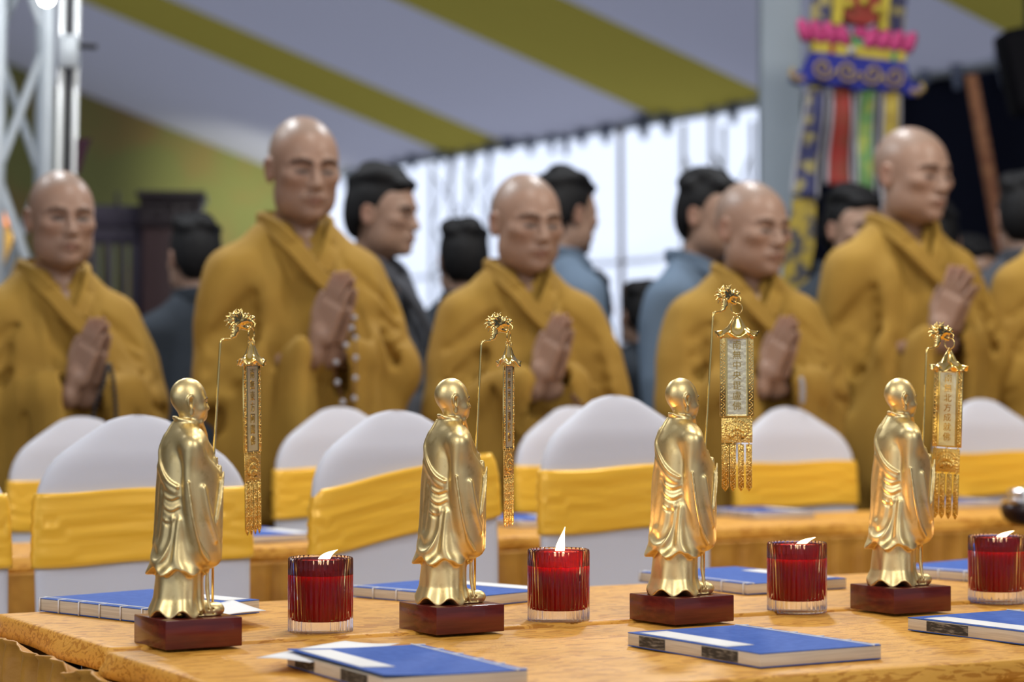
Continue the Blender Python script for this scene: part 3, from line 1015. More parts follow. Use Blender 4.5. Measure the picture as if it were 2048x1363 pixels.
def make_chair(label, group, sash_tilt=0.0, s0=0.752, s1=0.893, seed=1):
    c = empty('banquet_chair')
    tag(c, label, 'chair', group)
    mb = MB()
    zs = list(np.linspace(0.006, 0.86, 24)) + [0.88, 0.9, 0.92, 0.935, 0.95, 0.962, 0.974, 0.985, 0.995, 1.004, 1.011, 1.0145, 1.0170, 1.0186, 1.0195, 1.01985]
    mb.rings([back_ring(z) for z in zs])
    mb.build('back_cover', M['stretch'], c)
    # seat under the same cover, falling to the floor
    mb = MB()
    rings = []
    for z, gx, gy in ((0.006, 0.010, 0.010), (0.2, 0.004, 0.004), (0.40, 0, 0), (0.455, -0.001, -0.001), (0.470, -0.008, -0.008), (0.476, -0.03, -0.03), (0.478, -0.08, -0.08)):
        rg = []
        for k in range(64):
            a = 2 * PI * k / 64
            ca, sa = math.cos(a), math.sin(a)
            rg.append(((0.195 + gx) * math.copysign(abs(ca) ** 0.35, ca), -0.155 + (0.170 + gy) * math.copysign(abs(sa) ** 0.35, sa), z))
        rings.append(rg)
    mb.rings(rings)
    mb.build('seat_cover', M['stretch'], c)
    # satin sash round the back
    rg_ = random.Random(seed)
    ph = [rg_.uniform(0, 6.28) for _ in range(6)]
    mb = MB()
    rings = []
    m = 16
    for side in (1, 0):
        for j in (range(m + 1) if side else range(m, -1, -1)):
            t = j / m
            z = s0 + (s1 - s0) * t
            ring = []
            for (x, y, zz) in back_ring(z, 0.006 if side else 0.001, 120):
                q = zz + sash_tilt * x / 0.19
                wr = 0.0021 * math.sin(t * 34 + 5 * x / 0.19 + ph[0] + 2.2 * math.sin(x * 14 + ph[1])) * math.sin(PI * t) + 0.001 * math.sin(t * 19 - 9 * x + ph[2])
                wr *= (1 if side else 0)
                l = 1 + wr / 0.05
                ring.append((x * (1 + wr * 1.5), y * l + (-wr if y < 0 else wr) * 0.8, q + 0.002 * math.sin(x * 22 + ph[3])))
            rings.append(ring)
    mb.rings(rings, caps=False, close=True)
    mb.build('sash', M['satin'], c)
    return c


def place(o, x, y, yaw, sx=1.0, sz=1.0):
    o.location = (x, y, 0)
    o.rotation_euler = (0, 0, yaw)
    o.scale = (sx, sx, sz)
    return o


FG, RG = 'white covered chairs at the front tables', 'white covered chairs behind the rear table'
# peak position in the picture, depth, yaw, tilt of the sash, width and height factors
FRONT = [((274, 829), 4.02, 26, 0.003, 0.965, (0.777, 0.898), 'white covered chair with yellow sash right behind the leftmost statuette'),
         ((790, 820), 4.28, 34, 0.030, 1.0, (0.800, 0.915), 'white covered chair with slanting yellow sash left of the second statuette'),
         ((1228, 790), 4.50, 32, 0.004, 0.985, (0.778, 0.892), 'white covered chair with yellow sash behind the third statuette, tallest of its row'),
         ((-232, 840), 3.84, 28, 0.0, 1.0, (0.777, 0.898), 'white covered chair of the front row cut off by the left picture edge')]
REAR = [((160, 832), 5.25, 28, 0.0, 0.90, (0.770, 0.882), 'rear white covered chair behind the leftmost front chair'),
        ((676, 813), 5.50, 30, 0.0, 0.92, (0.770, 0.882), 'rear white covered chair peeking out left of the slanting-sash chair'),
        ((1142, 812), 5.76, 32, 0.0, 0.95, (0.770, 0.882), 'rear white covered chair left of the tallest front chair'),
        ((1572, 813), 6.02, 33, 0.0, 1.0, (0.770, 0.882), 'rear white covered chair alone behind the readable banner'),
        ((1962, 797), 6.32, 34, 0.0, 1.05, (0.770, 0.882), 'rear white covered chair behind the rightmost statuette\'s banner')]
protos = {}
for lst, grp in ((FRONT, FG), (REAR, RG)):
    for i, ((px, py), Y, yaw, tilt, sx, sz, label) in enumerate(lst):
        q = P(px, py, Y)
        o = make_chair(label, grp, tilt, sz[0], sz[1], seed=i + (10 if grp == RG else 0))
        y_, z_ = R(yaw), q.z / 1.020
        # the crown leans back a little from the chair's origin
        off = 0.0515
        place(o, q.x + math.sin(y_) * off, q.y - math.cos(y_) * off, y_, sx, z_)


# ------------------------------------------------------------------ thread-bound books
def make_book(label, corners, z, group, thick=0.0165, spine='x+', edges='clean', strip=True, curl=0.0, cover_name='blue_cover'):
    """corners: near-left, near-right, far-right, far-left points on the table; the spine lies on one of the sides"""
    a, b_, c, d = [G(*p, z) for p in corners]
    o = (a + b_ + c + d) / 4
    ex = ((b_ - a) + (c - d)) / 2
    ey = ((d - a) + (c - b_)) / 2
    W, H = ex.length, ey.length
    yaw = math.atan2(ex.y, ex.x)
    return book_at(label, (o.x, o.y, z), yaw, W, H, group, thick, spine, edges, strip, curl)


def book_at(label, loc, yaw, W, H, group, thick=0.0165, spine='x+', edges='clean', strip=True, curl=0.0):
    r = empty('thread_bound_book', loc, yaw)
    tag(r, label, 'book', group)
    # page block, slightly uneven
    mb = MB()
    mb.box((0, 0, thick / 2), (W - 0.003, H - 0.003, thick - 0.002), None, 0.0008)
    pg = mb.build('page_block', M['pages'], r, sharp=30)
    def edge_pos(t):                       # along the spine side
        if spine == 'x+': return (W / 2, -H / 2 + H * t)
        if spine == 'x-': return (-W / 2, -H / 2 + H * t)
        if spine == 'y+': return (-W / 2 + W * t, H / 2)
        return (-W / 2 + W * t, -H / 2)
    if edges != 'clean':
        # printed borders that show as black bands on the cut edge
        for t0, t1 in ((0.16, 0.42), (0.70, 0.90)):
            mb = MB()
            if spine in ('x+', 'x-'):
                sx = -1 if spine == 'x+' else 1
                mb.box((sx * (W / 2 - 0.0012), -H / 2 + H * (t0 + t1) / 2 * 1.0, thick / 2), (0.0010, H * (t1 - t0), thick - 0.004))
            else:
                sy = -1 if spine == 'y+' else 1
                mb.box((-W / 2 + W * (t0 + t1) / 2, sy * (H / 2 - 0.0012), thick / 2), (W * (t1 - t0), 0.0010, thick - 0.004))
            mb.build('printed_edge', M['smudge'], pg, smooth=False)
    for nm, zz in (('back_cover', 0.0), ('front_cover', thick - 0.001)):
        mb = MB()
        n = 10
        def cov(sgn):
            def f(i, j):
                x, y = (W - 0.003) * (i - 0.5), (H - 0.003) * (j - 0.5)
                lift = 0
                if nm == 'front_cover' and curl:
                    if spine in ('x+', 'x-'):
                        q = (0.5 - x / W) if spine == 'x+' else (0.5 + x / W)
                    else: q = (0.5 - y / H) if spine == 'y+' else (0.5 + y / H)
                    lift = curl * max(0, q - 0.35) ** 2
                return (x, y, zz + (0.001 if sgn else 0) + lift)
            return f
        mb.grid(cov(0), n, n); mb.grid(cov(1), n, n)
        # close the rim
        for a_, b2 in (((0, 0), (1, 0)), ((1, 0), (1, 1)), ((1, 1), (0, 1)), ((0, 1), (0, 0))):
            vs = []
            for q in range(n + 1):
                i, j = a_[0] + (b2[0] - a_[0]) * q / n, a_[1] + (b2[1] - a_[1]) * q / n
                vs += [cov(0)(i, j), cov(1)(i, j)]
            mb.add(vs, [(2 * q, 2 * q + 2, 2 * q + 3, 2 * q + 1) for q in range(n)])
        cv = mb.build(nm, M['blue_cover'], r, smooth=False)
        if nm == 'front_cover':
            top = cv
    zt = thick + 0.0004
    # stitching along the spine: a running thread and cross stitches that wrap the edge
    inset = 0.013
    def inn(t, d):
        x, y = edge_pos(t)
        if spine == 'x+': return (x - d, y)
        if spine == 'x-': return (x + d, y)
        if spine == 'y+': return (x, y - d)
        return (x, y + d)
    stt = (0.03, 0.22, 0.41, 0.60, 0.79, 0.97)
    mb = MB()
    p0, p1 = inn(0.0, inset), inn(1.0, inset)
    mb.tube([(p0[0], p0[1], zt), (p1[0], p1[1], zt)], 0.0011, 6)
    mb.build('running_stitch', M['thread'], r)
    for t in stt:
        mb = MB()
        q0, q1 = inn(t, inset), inn(t, -0.0005)
        mb.tube([(q0[0], q0[1], zt), (q1[0], q1[1], zt), (q1[0], q1[1], -0.0), ], 0.0011, 6)
        mb.build('cross_stitch', M['thread'], r)
    if strip:
        # white title slip on the cover, on the side away from the spine
        mb = MB()
        if spine in ('x+', 'x-'):
            sx = -1 if spine == 'x+' else 1
            cx, cy, w, h = sx * (W / 2 - 0.027), H * (0.10 if spine == 'x+' else -0.10), 0.040, H * 0.66
        else:
            sy = -1 if spine == 'y+' else 1
            cx, cy, w, h = W * 0.10, sy * (H / 2 - 0.027), W * 0.66, 0.040
        def lf(x, y):
            if spine in ('x+', 'x-'): q = (0.5 - x / W) if spine == 'x+' else (0.5 + x / W)
            else: q = (0.5 - y / H) if spine == 'y+' else (0.5 + y / H)
            return curl * max(0, q - 0.35) ** 2
        mb.grid(lambda i, j: (cx + w * (i - 0.5), cy + h * (j - 0.5), thick + 0.0005 + lf(cx + w * (i - 0.5), cy + h * (j - 0.5))), 8, 8)
        mb.build('title_slip', M['paper'], r, solid=0.0003)
    return r


FB = 'blue thread-bound books along the near edge'
BB = 'blue thread-bound books along the chair side'
ZT1, ZT2, ZT3 = 0.7475, 0.7515, 0.7505
make_book('blurred blue thread-bound book in front of the leftmost candle, cover corner curling up', [(782, 1386), (1064, 1369), (838, 1315), (556, 1332)], ZT1, FB, edges='printed', curl=0.008)
make_book('blue thread-bound book lying in front of the third statuette', [(1527, 1335), (1768, 1317), (1486, 1274), (1245, 1291)], ZT1, FB, edges='printed')
make_book('blue thread-bound book cut off by the right picture edge, below the last candle', [(2165, 1319), (2385, 1301), (2111, 1238), (1891, 1256)], ZT1, FB, edges='printed')
make_book('blue thread-bound book lying behind the leftmost statuette', [(250, 1243), (490, 1232), (335, 1195), (112, 1223)], ZT2, BB, spine='x-', thick=0.018)
make_book('blue thread-bound book lying behind the second statuette', [(905, 1215), (1052, 1203), (940, 1170), (735, 1191)], ZT2, BB, spine='x-', thick=0.015)
make_book('blue thread-bound book lying behind the third statuette and its candle', [(1485, 1187), (1665, 1180), (1500, 1148), (1282, 1164)], ZT2, BB, spine='x-', thick=0.016)
make_book('blue thread-bound book lying behind the rightmost statuette, beside the last candle', [(1975, 1170), (2160, 1158), (2000, 1128), (1836, 1150)], ZT2, BB, spine='x-', thick=0.015)
RB = 'books on the rear table'
def rear_book(px, py, label, yaw=32, W=0.17, H=0.24, thick=0.014):
    g = G(px, py, ZT3)
    book_at(label, (g.x, g.y, ZT3), R(yaw), W, H, RB, thick, 'x-')
rear_book(508, 1076, 'pale-edged book on the rear table beside the leftmost banner', 34)
rear_book(1046, 1046, 'book on the rear table right of the edge-on banner', 32)
rear_book(1518, 1030, 'blue book on the rear table under the readable banner', 28, H=0.22)
rear_book(1880, 1008, 'blue book on the rear table behind the rightmost banner', 30, H=0.30)
# loose papers
def sheet(label, corners, z, m, lift=0.0, name='paper_slip'):
    a, b_, c, d = [G(*p, z) for p in corners]
    mb = MB()
    def f(i, j):
        p = (a * (1 - i) + b_ * i) * (1 - j) + (d * (1 - i) + c * i) * j
        return (p.x, p.y, z + lift * (0.35 + 0.65 * i) + 0.0012 * math.sin(i * 4 + j * 3))
    mb.grid(f, 8, 8)
    o = mb.build(name, m, None, solid=0.0004)
    return tag(o, label, 'paper')
sheet('white loose paper slip poking out beside the leftmost statuette', [(440, 1232), (532, 1219), (465, 1200), (385, 1212)], ZT2 + 0.0195, M['paper'])
b = MB()
sheet('loose white sheet under the curling book corner at the front', [(512, 1315), (620, 1322), (800, 1287), (690, 1281)], ZT1 + 0.0146, M['paper'], 0.0)


# ------------------------------------------------------------------ candles in ribbed jars
def make_candle(label, px, py, lean, seed, tall=1.0):
    g = G(px, py, 0.7475)
    r = empty('candle_jar', (g.x, g.y, 0.7475))
    tag(r, label, 'candle', 'red candles in ribbed glass jars')
    RO, H = 0.0412, 0.098
    seg = 240
    def rib(a, i): return 1 + (0.042 * (abs(math.sin(a * 18)) - 0.6) if 1 <= i <= 7 else (0.015 * (abs(math.sin(a * 18)) - 0.6) if i == 8 else 0))
    prof = [(0.0385, 0.0), (0.0405, 0.0010), (0.0412, 0.0040), (0.0412, 0.02), (0.0412, 0.05), (0.0412, 0.08), (0.0412, 0.0940), (0.0408, 0.0965), (0.0402, 0.0977), (0.0392, H), (0.0380, 0.0975), (0.0376, 0.0955),
            (0.0370, 0.085), (0.0362, 0.075), (0.0342, 0.03), (0.0332, 0.0215), (0.0310, 0.0183), (0.014, 0.0175), (0.0005, 0.0172)]
    mb = MB()
    mb.lathe(prof, seg, rib)
    mb.build('glass_jar', M['glass'], r)
    mb = MB()
    def rw(a, i): return 1 + (0.045 * (abs(math.sin(a * 18)) - 0.6) if 2 <= i <= 6 else 0)
    mb.lathe([(0.0005, 0.0168), (0.0290, 0.0172), (0.0316, 0.0182), (0.0336, 0.0216), (0.0346, 0.03), (0.0366, 0.0745), (0.0362, 0.0760), (0.030, 0.0742), (0.016, 0.0726), (0.006, 0.0720), (0.0005, 0.0718)], 216, rw)
    mb.build('wax', M['wax'], r)
    # red lining of the glass above the wax
    mb = MB()
    mb.lathe([(0.0368, 0.0752), (0.0374, 0.0850), (0.0381, 0.0952), (0.0370, 0.0952), (0.0362, 0.0850), (0.0356, 0.0752)], 216, lambda a, i: 1 + 0.030 * (abs(math.sin(a * 18)) - 0.6), closed=True)
    mb.build('red_lining', M['red_film'], r)
    mb = MB()
    rg = random.Random(seed)
    mb.tube([(0, 0, 0.071), (0.0006, 0, 0.080), (0.0018, 0.0005, 0.0875)], [0.0011, 0.0010, 0.0008], 8)
    mb.build('wick', M['wick'], r)
    mb = MB()
    n = 16
    pts, rad = [], []
    for i in range(n + 1):
        t = i / n
        pts.append((0.001 + lean[0] * t ** 1.6, 0.0, 0.0855 + lean[1] * (t * (1 - 0.28 * t * (1 if lean[0] > 0.02 else 0)))))
        rad.append(0.0002 + 0.0062 * lean[2] * (math.sin(PI * min(1, t * 0.97 + 0.03) ** 0.62)) ** 1.1 * (1 - 0.45 * t))
    mb.tube(pts, rad, 14)
    mb.build('flame', M['flame'], r)
    d = bpy.data.lights.new('flame_light', 'POINT')
    d.energy = 2.0; d.color = (1.0, 0.55, 0.22); d.shadow_soft_size = 0.006
    lo = bpy.data.objects.new('flame_light', d); COL.objects.link(lo)
    lo.parent = r; lo.location = (0.006, 0, 0.094)
    return r


make_candle('red candle in a ribbed glass jar, leftmost, between the first two statuettes', 641, 1266, (0.021, 0.030, 1.25), 1)
make_candle('red candle in a ribbed glass jar with the tallest upright flame', 1117, 1243, (0.008, 0.042, 1.1), 2)
make_candle('red candle in a ribbed glass jar left of the rightmost statuette', 1594, 1223, (0.025, 0.026, 0.95), 3)
make_candle('red candle in a ribbed glass jar cut off by the right edge', 1994, 1204, (0.024, 0.026, 1.0), 4)

# dark bowl with silver rims on the rear table
g = G(2062, 1050, ZT3)
r = tag(empty('offering_bowl', (g.x, g.y, ZT3)), 'dark rounded bowl with two bright silver rims at the right edge', 'bowl')
mb = MB(); mb.lathe([(0.030, 0.0), (0.045, 0.004), (0.060, 0.016), (0.067, 0.032), (0.066, 0.044), (0.061, 0.048), (0.002, 0.048)], 48); mb.build('bowl_body', mat('dark_maroon_lacquer', (0.02, 0.008, 0.008), 0.25), r, sharp=60)
mb = MB(); mb.lathe([(0.002, 0.048), (0.062, 0.048), (0.0645, 0.052), (0.0635, 0.059), (0.060, 0.061), (0.002, 0.061)], 48); mb.build('lower_rim', M['steel'], r, sharp=50)
mb = MB(); mb.lathe([(0.002, 0.061), (0.047, 0.061), (0.047, 0.067), (0.050, 0.069), (0.051, 0.076), (0.049, 0.079), (0.020, 0.083), (0.002, 0.084)], 48); mb.build('lid', M['steel'], r, sharp=50)
# ------------------------------------------------------------------ golden monk statuettes
def statue_mesh():
    h = 0.00115
    f = Field(lin(-0.062, 0.066, h), lin(-0.062, 0.058, h), lin(-0.004, 0.300, h), 0.008)
    # inner skirt with a rippled hem
    f.loft([(0.0, -0.0140, 0, 0.0365, 0.0445), (0.005, -0.0138, 0, 0.0350, 0.0425), (0.013, -0.0130, 0, 0.0322, 0.0385), (0.023, -0.0120, 0, 0.0295, 0.0345), (0.045, -0.0110, 0, 0.0285, 0.0328), (0.08, -0.008, 0, 0.028, 0.032)],
           k=0.003, mod=lambda p, z: 1 + (0.065 * np.cos(7 * p + 0.6) + 0.03 * np.cos(4 * p)) * np.clip(1.15 - z / 0.050, 0.10, 1.0),
           bottom=lambda p: 0.004 + 0.0045 * np.cos(7 * p + 0.6), ck=0.003)
    # hollow under the hem
    f.loft([(-0.01, 0.0, 0, 0.026, 0.030), (0.010, 0, 0, 0.018, 0.022)], k=0.003, op='s')
    # shoes
    for sy in (-1, 1):
        f.ell((0.015, sy * 0.016, 0.0080), (0.024, 0.0105, 0.0095), 0.004)
        f.ell((0.030, sy * 0.016, 0.0080), (0.0105, 0.0105, 0.0085), 0.003)
        f.cap((0.006, sy * 0.016, 0.014), (0.014, sy * 0.016, 0.012), 0.008, 0.007, 0.003)
        for q in range(3):
            f.chain([(0.010 + q * 0.006, sy * 0.016 - 0.010, 0.009), (0.014 + q * 0.006, sy * 0.016, 0.0145 - q * 0.0008), (0.010 + q * 0.006, sy * 0.016 + 0.010, 0.009)], 0.0011, 0.001, 's')
        f.chain([(-0.006, sy * 0.016 - 0.0105, 0.002), (0.024, sy * 0.016 - 0.0105, 0.002), (0.038, sy * 0.016, 0.002), (0.024, sy * 0.016 + 0.0105, 0.002)], 0.0012, 0.001)
    # long outer robe
    ROWS = [(0.048, -0.0150, 0, 0.0385, 0.0445), (0.053, -0.0145, 0, 0.0375, 0.0435), (0.066, -0.0115, 0, 0.0345, 0.0400), (0.095, -0.0075, 0, 0.0315, 0.0365), (0.13, -0.0055, 0, 0.0312, 0.0360),
            (0.165, -0.0045, 0, 0.0308, 0.0360), (0.190, -0.0045, 0, 0.0295, 0.0352), (0.207, -0.0050, 0, 0.0262, 0.0330), (0.220, -0.005, 0, 0.0205, 0.0275), (0.230, -0.004, 0, 0.0165, 0.0205), (0.238, -0.002, 0, 0.0135, 0.0150)]
    A = np.array(ROWS)
    f.loft(ROWS, k=0.004, mod=lambda p, z: 1 + (0.014 * np.cos(6 * (p + R(145))) + 0.012 * np.cos(4 * p - 0.4)) * np.clip(1.15 - (z - 0.045) / 0.085, 0, 1.0),
           bottom=lambda p: 0.056 - 0.0050 * np.cos(6 * (p + R(145))), ck=0.003)
    VIEW = R(-126)                      # the side of the figure that shows its folds

    def S(px, y, off=0.0):
        """surface point of the robe at a seen offset px from the axis and a height row y"""
        z = (1184 - y) / 1480.0
        rx = np.interp(z, A[:, 0], A[:, 3]); ry = np.interp(z, A[:, 0], A[:, 4]); cx = np.interp(z, A[:, 0], A[:, 1])
        rr = math.sqrt((rx * 0.81) ** 2 + (ry * 0.59) ** 2)
        o = (px - 1363) / 1480.0 + 0.001
        ph = VIEW + math.asin(max(-1, min(1, o / rr)))
        den = math.sqrt((math.cos(ph) / rx) ** 2 + (math.sin(ph) / ry) ** 2)
        r = 1 / den + off
        return (cx + r * math.cos(ph), r * math.sin(ph), z)

    def spline(pts, n=6):
        pts = [np.array(p) for p in pts]
        out = []
        for i in range(len(pts) - 1):
            p0, p1, p2, p3 = pts[max(i - 1, 0)], pts[i], pts[i + 1], pts[min(i + 2, len(pts) - 1)]
            for q in range(n):
                t = q / n
                out.append(0.5 * (2 * p1 + (p2 - p0) * t + (2 * p0 - 5 * p1 + 4 * p2 - p3) * t * t + (3 * p1 - p0 - 3 * p2 + p3) * t ** 3))
        out.append(pts[-1])
        return out

    def taper(n, r, e=0.45): return [r * (e + (1 - e) * math.sin(PI * (0.08 + 0.84 * i / (n - 1)))) for i in range(n)]

    def ridge(pts, r, off=0.0, k=0.004, op='u', e=0.35):
        q = spline([S(x, y, off) for x, y in pts])
        f.chain(q, taper(len(q), r, e), k, op)

    # shoulders, chest and neck
    f.cap((-0.003, -0.022, 0.212), (-0.003, 0.018, 0.212), 0.0160, None, 0.008)
    f.ell((0.006, 0, 0.190), (0.025, 0.033, 0.030), 0.012)
    # drape edge across the back and its folds
    edge = [(1335, 836), (1319, 852), (1316, 880), (1320, 905), (1330, 925), (1344, 940), (1360, 949)]
    q = spline([S(x, y, 0.0008) for x, y in edge], 8)
    f.chain(q, 0.0022, 0.0022)
    q = spline([S(x - 3, y + 9, -0.001) for x, y in edge[1:]], 8)
    f.chain(q, 0.0024, 0.006)
    for pts, r in (([(1364, 965), (1348, 970), (1333, 964), (1322, 950)], 0.0026), ([(1365, 983), (1349, 990), (1334, 984), (1324, 972)], 0.0026), ([(1364, 1000), (1352, 1009), (1340, 1010), (1330, 1004)], 0.0022)):
        ridge(pts, r * 0.72, -0.0006, 0.0025)
        ridge([(x, y + 6) for x, y in pts], 0.0016, 0.0006, 0.002, 's')
    ridge([(1354, 1005), (1353, 1040), (1346, 1068), (1333, 1083), (1318, 1084), (1308, 1070), (1306, 1045)], 0.0028, -0.0010, 0.004)
    ridge([(1345, 1010), (1342, 1040), (1334, 1062), (1322, 1070), (1314, 1060)], 0.0032, 0.0022, 0.006, 's')
    ridge([(1360, 1005), (1359, 1040), (1352, 1075), (1340, 1094)], 0.0034, 0.0024, 0.008, 's')
    ridge([(1366, 1010), (1365, 1050), (1370, 1080), (1380, 1096)], 0.0034, -0.001, 0.009)
    ridge([(1316, 915), (1312, 960), (1309, 1010), (1303, 1050)], 0.0030, 0.0, 0.007)
    ridge([(1325, 950), (1321, 1000), (1318, 1040)], 0.0028, 0.0018, 0.008, 's')
    # skirt folds below
    def under(a0, a1, z0, z1, r, op):
        pts = []
        for i in range(7):
            t = i / 6; a = R(a0 + (a1 - a0) * t * t); z = z0 + (z1 - z0) * t
            rr = np.interp(z, [0.006, 0.016, 0.035, 0.08], [0.036, 0.032, 0.029, 0.0285])
            pts.append((rr * math.cos(a) - 0.001, rr * math.sin(a) * 1.1, z))
        f.chain(pts, taper(7, r, 0.5), 0.004, op)
    for a, r, op in ((-172, 0.003, 's'), (-150, 0.0026, 'u'), (-128, 0.0032, 's'), (-108, 0.0026, 'u'), (-88, 0.003, 's'), (-62, 0.0026, 'u')):
        under(a * 0.97, a, 0.058, 0.010, r, op)
    # arms and hanging sleeves
    for sy in (-1, 1):
        if sy < 0: el, wr, push = np.array((-0.0215, -0.0400, 0.160)), np.array((0.0240, -0.0245, 0.1800)), 0.0035
        else: el, wr, push = np.array((0.004, 0.0210, 0.165)), np.array((0.0235, -0.0070, 0.1800)), 0.001
        ax = (wr - el)[:2]; ang = math.atan2(ax[1], ax[0])
        Rm = rotz(ang)
        mid = (el + wr) / 2
        o = np.array((mid[0], mid[1], 0)) + Rm @ np.array((0, sy * push, 0))
        if sy < 0:
            f.cap((-0.006, -0.020, 0.2135), (-0.0085, -0.0325, 0.2085), 0.0160, 0.0150, 0.010)
            f.loft([(0.059, 0.0085, 0, 0.0105, 0.0095), (0.065, 0.0080, 0, 0.0170, 0.0140), (0.080, 0.0060, 0, 0.0210, 0.0160), (0.11, 0.0030, 0, 0.0240, 0.0160), (0.145, 0.0010, 0, 0.0262, 0.0150), (0.168, 0.0005, 0, 0.0270, 0.0140), (0.177, 0, 0, 0.0265, 0.0135), (0.184, -0.0040, 0, 0.0225, 0.0135), (0.194, -0.0105, 0, 0.0165, 0.0140), (0.208, -0.0150, 0, 0.0125, 0.0140), (0.220, -0.0150, 0, 0.0095, 0.0110)],
                   k=0.006, M=(Rm, o), ck=0.010, sup=2.3)
        else:
            f.chain([(-0.004, 0.0195, 0.2110), (0.000, 0.0215, 0.188), el], [0.0135, 0.0120, 0.0110], 0.012)
            f.chain([el, wr], [0.0120, 0.0095], 0.010)
            f.loft([(0.060, 0.006, 0, 0.0110, 0.0085), (0.066, 0.0055, 0, 0.0165, 0.0115), (0.080, 0.003, 0, 0.0200, 0.0125), (0.11, 0.000, 0, 0.0220, 0.0125), (0.145, 0, 0, 0.0240, 0.0120), (0.172, 0.001, 0, 0.0240, 0.0105), (0.184, 0.004, 0, 0.0200, 0.0085)],
                   k=0.005, M=(Rm, o), ck=0.010, sup=2.3)
        def T(a, b, z): return Rm @ np.array((a * 0.80 + (0.004 if z < 0.1 else 0), b, z)) + o
        ysd = sy * (0.0150 if sy < 0 else 0.012)
        # mouth of the sleeve, its lips and the two long pleats
        f.chain(spline([T(0.0325, sy * 0.004, 0.182), T(0.031, sy * 0.008, 0.15), T(0.0275, sy * 0.010, 0.11), T(0.020, sy * 0.010, 0.072)]), 0.0026, 0.003)
        f.chain(spline([T(0.0345, -sy * 0.004, 0.182), T(0.033, -sy * 0.006, 0.15), T(0.030, -sy * 0.006, 0.11), T(0.023, -sy * 0.006, 0.070)]), 0.0026, 0.003)
        f.chain(spline([T(0.0355, 0.0, 0.174), T(0.034, sy * 0.002, 0.14), T(0.030, sy * 0.002, 0.10), T(0.024, 0, 0.074)]), 0.0022, 0.002, 's')
        f.chain(spline([T(0.031, ysd * 0.8, 0.176), T(0.022, ysd, 0.145), T(0.013, ysd * 1.05, 0.115)]), taper(13, 0.0024), 0.0025)
        f.chain(spline([T(0.026, ysd, 0.168), T(0.016, ysd * 1.05, 0.140), T(0.010, ysd * 1.1, 0.118)]), taper(13, 0.0026), 0.002, 's')
        f.chain(spline([T(-0.004, ysd * 1.05, 0.152), T(0.004, ysd * 1.15, 0.130), T(0.014, ysd * 1.15, 0.106), T(0.020, ysd, 0.090)]), taper(19, 0.0024), 0.0025, 's')
        f.chain(spline([T(-0.012, ysd * 1.0, 0.158), T(-0.004, ysd * 1.12, 0.125), T(0.006, ysd * 1.12, 0.095)]), taper(13, 0.0026), 0.007)
        f.chain(spline([T(-0.036, ysd * 0.5, 0.165), T(-0.031, ysd * 0.85, 0.120), T(-0.022, ysd * 0.95, 0.085), T(-0.008, ysd, 0.070)]), taper(19, 0.0022), 0.005)
        # fist round the staff
        fx, fy = 0.0215, -0.0185
        f.ell((fx, fy + sy * 0.004, 0.186), (0.0075, 0.0075, 0.0085), 0.004)
        for q in range(4):
            f.cap((fx + 0.001, fy + sy * 0.008, 0.180 + q * 0.004), (fx + 0.008, fy + sy * 0.001, 0.180 + q * 0.004), 0.0021, 0.0019, 0.001)
        f.cap((fx, fy + sy * 0.005, 0.194), (fx + 0.004, fy, 0.197), 0.0024, 0.002, 0.001)
    # chest neckline
    f.chain(spline([(0.012, 0.012, 0.236), (0.022, 0.004, 0.218), (0.0285, -0.010, 0.200)]), 0.0026, 0.003)
    f.chain(spline([(0.012, -0.012, 0.236), (0.021, -0.004, 0.222), (0.026, 0.006, 0.210)]), 0.0026, 0.003)
    # collar and neck
    f.cap((0.000, 0, 0.226), (0.003, 0, 0.250), 0.0120, 0.0118, 0.004)
    ring = [(-0.001 + 0.0150 * math.cos(a), 0.0145 * math.sin(a), 0.2365 - 0.004 * math.cos(a)) for a in [2 * PI * i / 24 for i in range(25)]]
    f.chain(ring, 0.0024, 0.002)
    f.chain([(-0.014, 0.004, 0.2405), (-0.0185, 0.003, 0.2425), (-0.0175, -0.005, 0.2420)], [0.0022, 0.0018, 0.002], 0.002)
    class Head:                           # the head is turned a little to its right
        q, p, Rm = 0.92, np.array((0.0, 0.0, 0.246)), rotz(R(-13))
        def T(s_, c): return s_.Rm @ ((np.array(c) - s_.p) * s_.q) + s_.p + np.array((0, 0, 0.002))
        def ell(s_, c, r, k, op='u'): f.ell((0, 0, 0), np.array(r) * s_.q, k, op, (s_.Rm, s_.T(c)))
        def chain(s_, pts, rad, k, op='u'): f.chain([s_.T(x) for x in pts], [x * s_.q for x in rad] if hasattr(rad, '__len__') else rad * s_.q, k, op)
        def cap(s_, a, b, ra, rb, k, op='u'): f.cap(s_.T(a), s_.T(b), ra * s_.q, (rb or ra) * s_.q, k, op)
    hd = Head()
    # head
    hd.ell((-0.001, 0, 0.2685), (0.0235, 0.0195, 0.0235), 0.006)
    hd.ell((0.006, 0, 0.256), (0.0175, 0.0165, 0.0200), 0.010)
    hd.ell((0.0120, 0, 0.2445), (0.0115, 0.0115, 0.0100), 0.008)
    hd.ell((0.0195, 0, 0.2395), (0.0045, 0.005, 0.004), 0.005)
    hd.chain([(0.0225, 0, 0.2620), (0.0245, 0, 0.2560), (0.0262, 0, 0.2520)], [0.0016, 0.002, 0.0028], 0.003)
